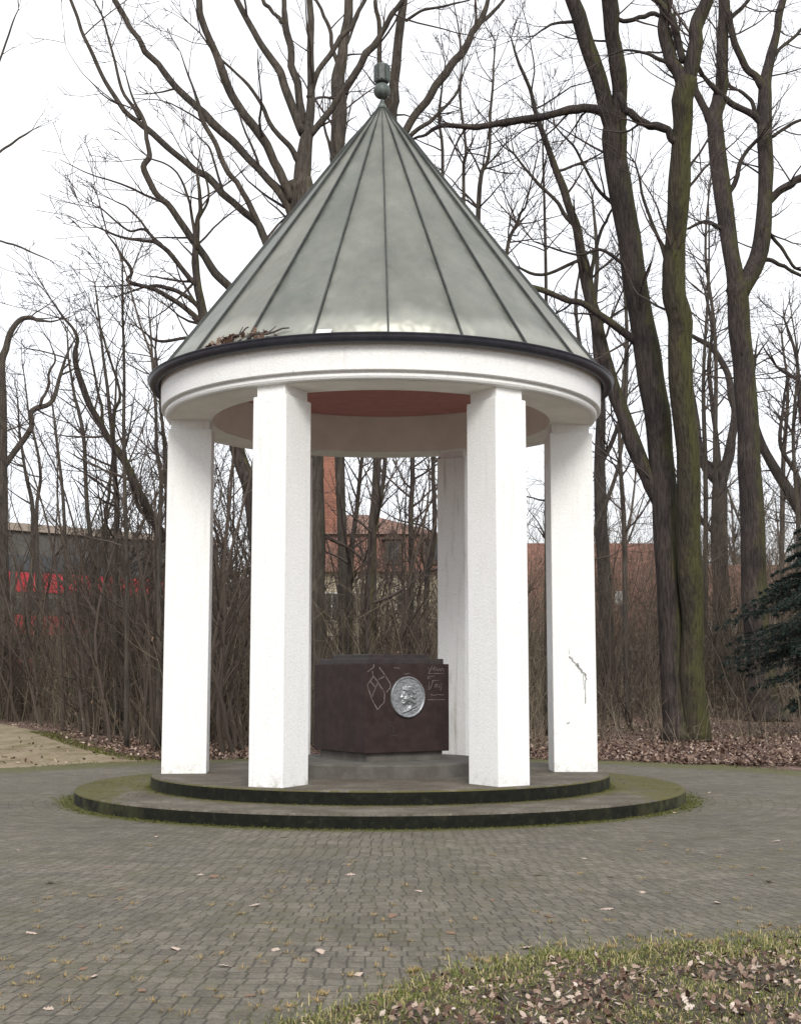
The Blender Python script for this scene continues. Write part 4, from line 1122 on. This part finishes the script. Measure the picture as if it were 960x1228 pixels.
# ------------------------------------------------------------------ houses beyond the trees
def tile_mat(name, a, b):
    m = mat(name, a, 0.85); t = NT(m); p = t.pos()
    br = t.n('TexBrick'); t.link(t.comb(*[t.sep(p)[0], t.sep(p)[2]]), br.inputs['Vector'])
    br.inputs['Scale'].default_value = 3.2; br.inputs['Color1'].default_value = (*a, 1); br.inputs['Color2'].default_value = (*b, 1)
    br.inputs['Mortar'].default_value = (a[0] * 0.3, a[1] * 0.3, a[2] * 0.3, 1); br.inputs['Mortar Size'].default_value = 0.025
    t.color(t.mul(br.outputs['Color'], t.ramp(t.noise(p, 0.9, 5, 0.6), [(0.3, (0.7, 0.7, 0.7)), (0.7, (1.2, 1.2, 1.2))])))
    return m
M['red_tile'] = tile_mat('red_roof_tile', (0.29, 0.135, 0.098), (0.20, 0.095, 0.072))
M['worn_tile'] = tile_mat('worn_roof_tile', (0.27, 0.14, 0.10), (0.20, 0.12, 0.09))
M['brick'] = tile_mat('orange_brick', (0.33, 0.145, 0.095), (0.27, 0.115, 0.08))
M['cream'] = plain_noise('cream_render', (0.50, 0.44, 0.32), (0.42, 0.36, 0.26), 1.2, 0.9)
M['pale_wall'] = plain_noise('pale_render', (0.46, 0.42, 0.36), (0.38, 0.34, 0.29), 1.0, 0.9)
M['dark_wall'] = plain_noise('dark_grey_cladding', (0.085, 0.080, 0.072), (0.062, 0.058, 0.054), 0.8, 0.85)
M['beige_trim'] = plain_noise('beige_roof_trim', (0.30, 0.255, 0.21), (0.24, 0.20, 0.165), 1.5, 0.85)
M['red_panel'] = plain_noise('red_panel', (0.50, 0.022, 0.042), (0.38, 0.02, 0.034), 1.5, 0.5)
M['glass'] = mat('dark_window_glass', (0.035, 0.04, 0.045), 0.12)
M['white_frame'] = mat('white_window_frame', (0.7, 0.69, 0.66), 0.6)
M['dark_wood'] = plain_noise('dark_stained_wood', (0.06, 0.04, 0.03), (0.095, 0.062, 0.045), 4, 0.85)
M['pale_rail'] = plain_noise('pale_rail_paint', (0.55, 0.52, 0.48), (0.42, 0.40, 0.36), 3, 0.8)

def window(parent, x, y, z, w, h, frame=True):
    b = MB()
    b.box((x, y - 0.03, z + h / 2 - 0.03), (w, 0.10, 0.06)); b.box((x, y - 0.03, z - h / 2 + 0.03), (w, 0.10, 0.06))
    b.box((x - w / 2 + 0.03, y - 0.03, z), (0.06, 0.098, h - 0.12)); b.box((x + w / 2 - 0.03, y - 0.03, z), (0.06, 0.098, h - 0.12))
    b.box((x, y - 0.03, z), (0.05, 0.09, h - 0.12))
    o = b.build('window', M['white_frame'], parent)
    p = MB(); p.box((x, y - 0.02, z), (w - 0.1, 0.05, h - 0.1)); pane = p.build('pane', M['glass']); subpart(pane, o)
    return o

# villa seen through the pavilion
Y = 70.0; k = Y / FPX
X = lambda px: (px - 480) * k
Z = lambda py: at(480, py, Y)[2]
vl = empty('villa', (X(450), Y + 5, 0)); tag(vl, 'cream villa with red mansard roof and tall orange brick chimney seen through the pavilion', 'house')
xl, xr, zE, zM, zR = X(372), X(538), Z(686), Z(640), Z(604)
b = MB(); b.box(((xl + xr) / 2, Y + 5, zE / 2), (xr - xl, 10, zE)); b.build('wall', M['cream'], vl)
b = MB()
o_, i_ = 0.45, 0.5
v = [(xl - o_, Y - o_, zE), (xr + o_, Y - o_, zE), (xr + o_, Y + 10 + o_, zE), (xl - o_, Y + 10 + o_, zE), (xl + i_, Y + i_, zM), (xr - i_, Y + i_, zM), (xr - i_, Y + 10 - i_, zM), (xl + i_, Y + 10 - i_, zM)]
b.add(v, [(0, 1, 5, 4), (1, 2, 6, 5), (2, 3, 7, 6), (3, 0, 4, 7), (3, 2, 1, 0)])
b.build('mansard_roof', M['red_tile'], vl)
b = MB()
v = [(xl + 0.2, Y + 0.2, zM + 0.003), (xr - 0.2, Y + 0.2, zM + 0.003), (xr - 0.2, Y + 9.8, zM + 0.003), (xl + 0.2, Y + 9.8, zM + 0.003), (X(405), Y + 5, zR), (X(440), Y + 5, zR)]
b.add(v, [(0, 1, 5, 4), (1, 2, 5), (2, 3, 4, 5), (3, 0, 4), (3, 2, 1, 0)])
top = b.build('upper_roof', M['worn_tile'], vl)
b = MB(); b.box((X(393), Y + 1.2, (zM - 0.6 + Z(540)) / 2), (X(403) - X(384), 1.0, Z(540) - zM + 0.6)); b.box((X(393), Y + 1.2, Z(540) + 0.1), (1.0, 1.2, 0.2))
ch = b.build('chimney', M['brick']); subpart(ch, top)
for px in (471, 517):
    b = MB(); b.box((X(px), Y + 0.1, (zE + zM) / 2 + 0.05), (0.85, 1.1, 1.35)); b.add([(X(px) - 0.6, Y - 0.6, zM - 0.35), (X(px) + 0.6, Y - 0.6, zM - 0.35), (X(px), Y - 0.6, zM + 0.15), (X(px) - 0.6, Y + 1.2, zM - 0.35), (X(px) + 0.6, Y + 1.2, zM - 0.35), (X(px), Y + 1.2, zM + 0.15)], [(0, 1, 2), (0, 2, 5, 3), (1, 4, 5, 2), (3, 5, 4)])
    d = b.build('dormer', M['dark_wood'], vl)
    p = MB(); p.box((X(px), Y - 0.46, (zE + zM) / 2 + 0.02), (0.6, 0.06, 0.9)); pn_ = p.build('pane', M['glass']); subpart(pn_, d)
for px, py, w, h in ((398, 728, 0.9, 1.5), (430, 728, 0.9, 1.5), (486, 722, 1.0, 1.5), (398, 780, 0.9, 1.6), (430, 780, 0.9, 1.6)):
    window(vl, X(px), Y - 0.03, Z(py), w, h)
b = MB(); b.box((X(505), Y - 1.4, 1.3), (3.0, 2.4, 2.6)); po = b.build('porch', M['dark_wood'], vl)
b = MB(); zp = 2.6
b.add([(X(505) - 1.8, Y - 2.9, zp), (X(505) + 1.8, Y - 2.9, zp), (X(505) + 1.6, Y - 0.05, zp + 1.5), (X(505) - 1.0, Y - 0.05, zp + 1.5), (X(505) - 1.8, Y - 0.05, zp), (X(505) + 1.8, Y - 0.05, zp)], [(0, 1, 2, 3), (0, 3, 4), (1, 5, 2), (0, 4, 5, 1)])
pr_ = b.build('porch_roof', M['red_tile']); subpart(pr_, po)

def simple_house(name, label, Y, p0, p1, pe, prd, deep, wall, tile, wins, dormers=()):
    k = Y / FPX; X = lambda px: (px - 480) * k; Z = lambda py: at(480, py, Y)[2]
    x0, x1, ze, zr = X(p0), X(p1), Z(pe), at(480, prd, Y + deep / 2)[2]
    h = empty(name, ((x0 + x1) / 2, Y + deep / 2, 0)); tag(h, label, 'house')
    b = MB(); b.box(((x0 + x1) / 2, Y + deep / 2, ze / 2), (x1 - x0, deep, ze))
    b.add([(x0, Y, ze), (x0, Y + deep, ze), (x0, Y + deep / 2, zr - 0.15)], [(0, 1, 2)]); b.add([(x1, Y, ze), (x1, Y + deep, ze), (x1, Y + deep / 2, zr - 0.15)], [(0, 2, 1)])
    b.build('wall', wall, h)
    b = MB(); e = 0.4; t = 0.18
    q = []
    for x in (x0 - e, x1 + e):
        q += [(x, Y - e, ze - 0.15), (x, Y + deep / 2, zr), (x, Y + deep + e, ze - 0.15), (x, Y - e, ze - 0.15 + t), (x, Y + deep / 2, zr + t), (x, Y + deep + e, ze - 0.15 + t)]
    b.add(q, [(3, 9, 10, 4), (4, 10, 11, 5), (0, 1, 7, 6), (1, 2, 8, 7), (0, 6, 9, 3), (2, 5, 11, 8), (0, 3, 4, 1), (1, 4, 5, 2), (6, 7, 10, 9), (7, 8, 11, 10)])
    rf = b.build('roof', tile, h)
    for px, py, w, hh in wins: window(h, X(px), Y - 0.03, Z(py), w, hh)
    for px, py in dormers:
        zz = at(480, py, Y)[2]; f = (zz - ze) / (zr - ze); yy = Y + f * deep / 2
        b = MB(); b.box((X(px), yy + 0.3, zz + 0.2), (0.5, 1.4, 1.0)); d = b.build('skylight', M['white_frame']); subpart(d, rf)
        p = MB(); p.box((X(px), yy - 0.42, zz + 0.2), (0.36, 0.06, 0.8))
    return h
simple_house('tiled_house', 'long low house with a red tiled roof and pale wall behind the right columns', 78, 588, 812, 764, 655, 9, M['pale_wall'], M['red_tile'],
             [(610, 792, 1.2, 1.3), (655, 792, 1.2, 1.3), (705, 792, 1.2, 1.3), (756, 792, 1.2, 1.3), (795, 792, 1.2, 1.3)], [(746, 722), (700, 722)])
simple_house('tiled_house', 'pale house with a worn tiled roof far off behind the spruce', 96, 838, 1010, 738, 680, 10, M['pale_wall'], M['worn_tile'],
             [(852, 775, 1.2, 1.5), (880, 775, 1.2, 1.5), (938, 775, 1.2, 1.5), (968, 775, 1.2, 1.5)])

# dark flat-roofed block at the left with red panel bands
p0, p1 = at(-60, 640, 86), at(262, 657, 100)
hd = np.array([p1[0] - p0[0], p1[1] - p0[1]]); wl = np.linalg.norm(hd); hd /= wl; ra = math.atan2(hd[1], hd[0]); nb = np.array([hd[1], -hd[0]])
c = np.array([(p0[0] + p1[0]) / 2, (p0[1] + p1[1]) / 2]); ht = 11.0
cb_ = c - nb * 6
blk = empty('flat_roofed_block', (cb_[0], cb_[1], 0), ra); tag(blk, 'dark flat-roofed block with bright red panel bands behind the left thicket', 'building')
b = MB(); b.box((cb_[0], cb_[1], ht / 2), (wl, 12, ht), ra); b.build('wall', M['dark_wall'], blk)
b = MB(); b.box((cb_[0], cb_[1], ht + 0.25), (wl + 0.5, 12.5, 0.5), ra); b.build('roof_edge', M['beige_trim'], blk)
for py in (701, 751, 797):
    zz = at(120, py, 92)[2]
    for j in range(9):
        f = (j + 0.5) / 9 * 0.86 + 0.02
        if py == 797 and j % 2: continue
        q = np.array(p0[:2]) + hd * wl * f + nb * 0.04
        b = MB(); b.box((q[0], q[1], zz), (wl * 0.075, 0.10, 1.28 if py < 790 else 0.8), ra); b.build('red_panel', M['red_panel'], blk)
        q2 = q
        b = MB(); b.box((q[0], q[1], zz + 1.25), (wl * 0.08, 0.06, 1.0), ra); b.build('window', M['glass'], blk)

# rail fence along the far side of the right woodland
fy = 64.0
fe = empty('rail_fence', (13, fy, -0.03)); tag(fe, 'pale low rail fence crossing the woodland behind the right-hand trees', 'fence')
for zz in (0.45, 1.0):
    b = MB(); b.box((16, fy, zz), (26, 0.05, 0.10)); b.build('rail', M['pale_rail'], fe)
for i in range(14):
    b = MB(); b.box((3.2 + i * 1.97, fy + 0.09, 0.55), (0.11, 0.11, 1.2)); b.build('post', M['dark_wood'], fe)

# ------------------------------------------------------------------ leaf litter, grass, moss
def leaf_shape(mb, c, s, yaw, tilt, roll, lobed=True, mat=0):
    """a curled oak-like leaf"""
    if lobed:
        o = [(0, 0), (.16, .10), (.10, .22), (.30, .36), (.20, .48), (.36, .62), (.22, .74), (.16, .90), (0, 1.0)]
    else:
        o = [(0, 0), (.22, .35), (.20, .7), (0, 1.0)]
    L = [(x, y) for x, y in o]; n = len(L)
    V = []
    cu = rs.uniform(-0.5, 0.9)
    for sx in (1, -1):
        for x, y in L: V.append((sx * x * s, (y - 0.5) * s, abs(x) * s * cu * 0.8 + ((y - .5) ** 2) * s * cu * 0.6))
    V = np.array(V)
    Rm = np.array(Matrix.Rotation(yaw, 3, 'Z') @ Matrix.Rotation(tilt, 3, 'X') @ Matrix.Rotation(roll, 3, 'Y'))
    V = V @ Rm.T; V[:, 2] -= V[:, 2].min()
    f = []
    for i in range(n - 1):
        if i == 0: f += [(0, i + 1, n + i + 1)]
        elif i == n - 2: f += [(i, i + 1, n + i)]
        else: f += [(i, i + 1, n + i + 1, n + i)]
    mb.add(V + np.array(c), f, mat)

# litter band round the far side of the paving and along the path
mb = MB(); i = 0
while i < 24000:
    y = 24 + 26 * rs.rand() ** 1.8; px = rs.uniform(-20, 985); x = (px - 480) / FPX * y
    r = math.hypot(x - CX, y - CY)
    if r < 8.2 + 0.35 * math.sin(x * 2.1) * rs.rand(): continue
    if px < 340 and x < path_x(y) + 0.1 and rs.rand() > 0.02: continue
    if px < 330 and y > 44: continue
    if rs.rand() > 1.0 - 0.55 * min(1, max(0, (y - 30) / 16)): continue
    leaf_shape(mb, (x, y, -0.03 + 0.06 * rs.rand()), rs.uniform(0.05, 0.115), rs.uniform(0, 6.28), rs.normal(0, 0.45), rs.normal(0, 0.45), False); i += 1
tag(mb.build('leaf_litter', M['leaf']), 'pinkish brown leaf litter banked along the far edge of the paving', 'leaves', kind='stuff')

# near verge at the bottom right: soil mound, leaves, grass
edge_pts = [(-1.1, 5.2), (-0.62, 6.1), (-0.30, 6.55), (0.0, 7.0), (0.36, 7.44), (0.8, 7.86), (1.53, 8.02), (2.38, 8.28), (3.6, 8.9), (5.5, 10.4)]
def edge_y(x):
    xs = [p[0] for p in edge_pts]; ys = [p[1] for p in edge_pts]
    return float(np.interp(x, xs, ys)) + 0.05 * math.sin(x * 9) + 0.03 * math.sin(x * 23 + 1)
def mound(x, y):
    d = edge_y(x) - y
    return 0.002 + 0.022 * min(1, max(0, d) / 0.7) + 0.008 * math.sin(x * 5.1 + y * 3) * min(1, max(0, d) * 3) + 0.008 * math.sin(x * 13) * math.cos(y * 11) * min(1, max(0, d) * 3)
mb = MB()
nx, ny = 90, 36
vs, fs = [], []
for i in range(nx + 1):
    x = -1.1 + 6.4 * i / nx; e = edge_y(x)
    for j in range(ny + 1):
        y = e - (e - 4.3) * (j / ny) ** 1.3 if e > 4.4 else e - 0.01 * j
        vs.append((x, y, mound(x, y)))
for i in range(nx):
    for j in range(ny):
        a = i * (ny + 1) + j; fs.append((a, a + 1, a + ny + 2, a + ny + 1))
mb.add(vs, fs)
M['verge'] = plain_noise('dark_verge_soil', (0.035, 0.026, 0.018), (0.085, 0.066, 0.045), 9, 0.95, 0.8, 25, dist=0.03)
vg = mb.build('grass_verge', M['verge'], smooth=True); tag(vg, kind='structure')
def patch(x, y):
    return 0.5 + 0.5 * math.sin(x * 3.1 + 1.7 * math.sin(y * 2.3)) * math.cos(y * 4.3 + 1.2 * math.sin(x * 2.9))
gb = MB(); i = 0
while i < 46000:
    x = rs.uniform(-0.9, 4.2); y = rs.uniform(5.4, 9.4); d = edge_y(x) - y
    if d < -0.55 or (d < 0 and rs.rand() > 0.5 * math.exp(d * 6) * (1.6 * patch(x * 3, y * 3))): continue
    dens = 0.18 + 0.82 * patch(x * 1.3, y * 1.3) ** 1.5
    if d < 0.6: dens = max(dens, 0.62 + 0.35 * patch(x * 2, y * 2))
    if rs.rand() > dens: continue
    h = rs.uniform(0.010, 0.034) * (1.15 if d < 0.5 else 0.85) * (1 if rs.rand() < 0.93 else 1.9); a = rs.uniform(0, 6.28); w = rs.uniform(0.0015, 0.0034)
    lean = rs.uniform(0.2, 1.5) * h; u = np.array([math.cos(a), math.sin(a), 0]); s = np.array([-u[1], u[0], 0]) * w
    b0 = np.array([x, y, max(0, mound(x, y)) - 0.004]); b1 = b0 + u * lean * 0.35 + np.array([0, 0, h * 0.65]); b2 = b0 + u * lean + np.array([0, 0, h * rs.uniform(0.55, 1.0)])
    gb.add([b0 - s, b0 + s, b1 + s * 0.8, b1 - s * 0.8, b2], [(0, 1, 2, 3), (3, 2, 4)]); i += 1
tag(gb.build('grass', M['grass']), 'thin winter grass with straw blades on the near verge', 'grass', kind='stuff')
lb = MB(); i = 0
while i < 6200:
    x = rs.uniform(-0.9, 4.2); y = rs.uniform(5.4, 9.2); d = edge_y(x) - y
    if d < 0.02: continue
    if rs.rand() > (0.16 if d < 0.40 else 1.0) * max(0.12, 1.3 - 1.25 * patch(x * 1.3, y * 1.3)): continue
    leaf_shape(lb, (x, y, mound(x, y) + 0.012 * rs.rand()), rs.uniform(0.020, 0.054), rs.uniform(0, 6.28), rs.normal(0, 0.55), rs.normal(0, 0.55), rs.rand() < 0.6, 0 if rs.rand() < 0.8 else 1); i += 1
tag(lb.build('leaf_litter', [M['leaf'], M['pale_leaf']]), 'pale and brown oak leaves lying in the grass of the near verge', 'leaves', kind='stuff')

# moss tufts round the lower step and in its corner, and dry tufts in the paving joints
mb = MB()
def tuft(mb, x, y, z, n, h, spread, w=0.003):
    for q in range(n):
        a = rs.uniform(0, 6.28); u = np.array([math.cos(a), math.sin(a), 0]); s = np.array([-u[1], u[0], 0]) * w
        b0 = np.array([x, y, z]) + u * rs.uniform(0, spread); hh = h * rs.uniform(0.5, 1.2)
        b2 = b0 + u * hh * rs.uniform(0.2, 1.1) + np.array([0, 0, hh * rs.uniform(0.3, 0.9)])
        mb.add([b0 - s, b0 + s, b2], [(0, 1, 2)])
for i in range(1500):
    a = rs.uniform(math.pi * 0.92, math.pi * 2.08); w = abs(math.cos(a))
    r = R1 + 0.004 + abs(rs.normal(0, 0.05 + 0.10 * w ** 3)); tuft(mb, CX + r * math.cos(a), CY + r * math.sin(a), 0.0, 6, 0.016 + 0.02 * rs.rand() ** 3, 0.03, 0.004)
for i in range(700):
    a = rs.uniform(math.pi * 0.95, math.pi * 2.05)
    r = R2 + 0.004 + abs(rs.normal(0, 0.03)); tuft(mb, CX + r * math.cos(a), CY + r * math.sin(a), 0.149, 4, 0.018, 0.025, 0.005)
for i in range(900):
    a = rs.choice([0, math.pi]) + rs.normal(-0.05, 0.42) * 1.0; r = rs.uniform(R2 + 0.03, R1 - 0.04)
    if rs.rand() < 0.5 * (1 + math.sin(a * 17) * math.sin(r * 9)): tuft(mb, CX + r * math.cos(a), CY + r * math.sin(a), 0.149, 4, 0.012, 0.03, 0.005)
for i in range(900):
    y = rs.uniform(24.3, 38); x = path_x(y) + abs(rs.normal(0, 0.35)) - 0.25 if y > 24.5 else -3.9
    tuft(mb, x, y, -0.01, 5, 0.03 + 0.05 * rs.rand() ** 3, 0.07, 0.010)
for i in range(900):
    a = rs.uniform(R(-5), R(150)); r = plaza_r(a) + rs.normal(0, 0.18); tuft(mb, CX + r * math.cos(a), CY + r * math.sin(a), -0.005, 4, 0.025, 0.06, 0.008)
tag(mb.build('moss_fringe', M['moss']), 'green moss fringe along the round steps, the far paving edge and the sandy path', 'moss', kind='stuff')
mb = MB()
for i in range(190):
    px, py = rs.uniform(-10, 960), 1000 + 222 * rs.rand() ** 0.6; q = ground(px, py)
    if q[1] < edge_y(q[0]) and q[0] > -1.0: continue
    if math.hypot(q[0] - CX, q[1] - CY) < 4.2: continue
    sp = rs.uniform(0.02, 0.07); tuft(mb, q[0], q[1], 0.0, int(10 + 260 * sp), 0.03, sp, 0.0025)
for i in range(38):
    x = rs.uniform(-0.6, 3.5); y = edge_y(x) + abs(rs.normal(0, 0.22)) + 0.03
    sp = rs.uniform(0.02, 0.06); tuft(mb, x, y, 0.0, 26, 0.035, sp, 0.003)
tag(mb.build('dry_weeds', M['dry_grass']), 'straw coloured dead weeds sprouting from the paving joints', 'weeds', kind='stuff')

# single leaves lying on the paving and steps
lsp = [(58, 1211), (112, 1173), (210, 1139), (146, 1066), (97, 1112), (384, 1143), (188, 1004), (22, 915), (100, 1163), (150, 1090), (38, 1120), (305, 1087), (240, 1050), (257, 1053), (340, 1005), (376, 1003), (727, 1091), (733, 1052), (901, 1050), (921, 1059),
       (632, 1138), (502, 1069), (770, 1071), (645, 1050), (540, 1120), (860, 1084), (808, 975), (700, 1030), (590, 1080), (470, 1100), (420, 1050), (60, 1060), (20, 1020), (130, 1040), (880, 990), (930, 1010), (850, 951), (920, 960), (780, 1010), (660, 1100), (330, 1140), (270, 1160), (430, 1170), (170, 1190), (300, 1195)]
first = None
kinds = []
for v in range(6):
    b = MB(); leaf_shape(b, (0, 0, 0), 1.0, 0, rs.normal(0, 0.12), rs.normal(0, 0.25), True)
    kinds.append(b)
meshes = {}
for i, (px, py) in enumerate(lsp):
    q = ground(px, py); v = i % 6; pale = (i % 5) < 3
    key = (v, pale)
    if key in meshes:
        o = bpy.data.objects.new('fallen_leaf', meshes[key]); COL.objects.link(o)
    else:
        o = kinds[v].build('fallen_leaf', M['pale_leaf' if pale else 'brown_leaf']); meshes[key] = o.data
    s = random.uniform(0.055, 0.10)
    o.location = (q[0], q[1], 0.001); o.scale = (s, s, s); o.rotation_euler = (0, 0, random.uniform(0, 6.28))
    tag(o, ('pale curled oak leaf lying alone on the grey ring paving' if pale else 'brown oak leaf lying alone on the grey ring paving'), 'leaf', 'pale leaves scattered on the paving' if pale else 'brown leaves scattered on the paving')

# debris caught in the gutter on the left front
mb = MB()
for i in range(60):
    f = rs.rand(); a = R(-90 - 43 + 20 * f); r = 2.99 + rs.uniform(-0.09, 0.04)
    zz = 5.345 + rs.uniform(0, 0.055) * math.sin(math.pi * f) + max(0, (2.97 - r)) * 1.3
    leaf_shape(mb, (CX + r * math.cos(a), CY + r * math.sin(a), zz), rs.uniform(0.06, 0.12), rs.uniform(0, 6.28), rs.normal(0, 0.6), rs.normal(0, 0.6), True)
tag(mb.build('leaf_clump', M['brown_leaf']), 'clump of rotting brown leaves caught behind the gutter at the left', 'leaf clump')
def twig_on_gutter(a0, a1, rise, label):
    b = MB(); P = []
    for i in range(7):
        f = i / 6; a = R(-90 + a0 + (a1 - a0) * f); r = 2.98 + 0.03 * math.sin(5 * f)
        P.append((CX + r * math.cos(a), CY + r * math.sin(a), 5.40 + rise * f + 0.02 * math.sin(9 * f)))
    b.tube(P, np.linspace(0.017, 0.008, 7), 6)
    d = np.array(P[4]) - np.array(P[3]); b.tube([P[3], np.array(P[3]) + d * 1.2 + [0, 0, 0.06]], [0.009, 0.004], 5)
    tag(b.build('fallen_twig', M['twig']), label, 'twig')
twig_on_gutter(-30, -20, 0.06, 'dark thick twig resting on the gutter right of the leaf clump')
twig_on_gutter(-34.5, -30.5, 0.13, 'short thin twig sticking up from the gutter beside the leaf clump')
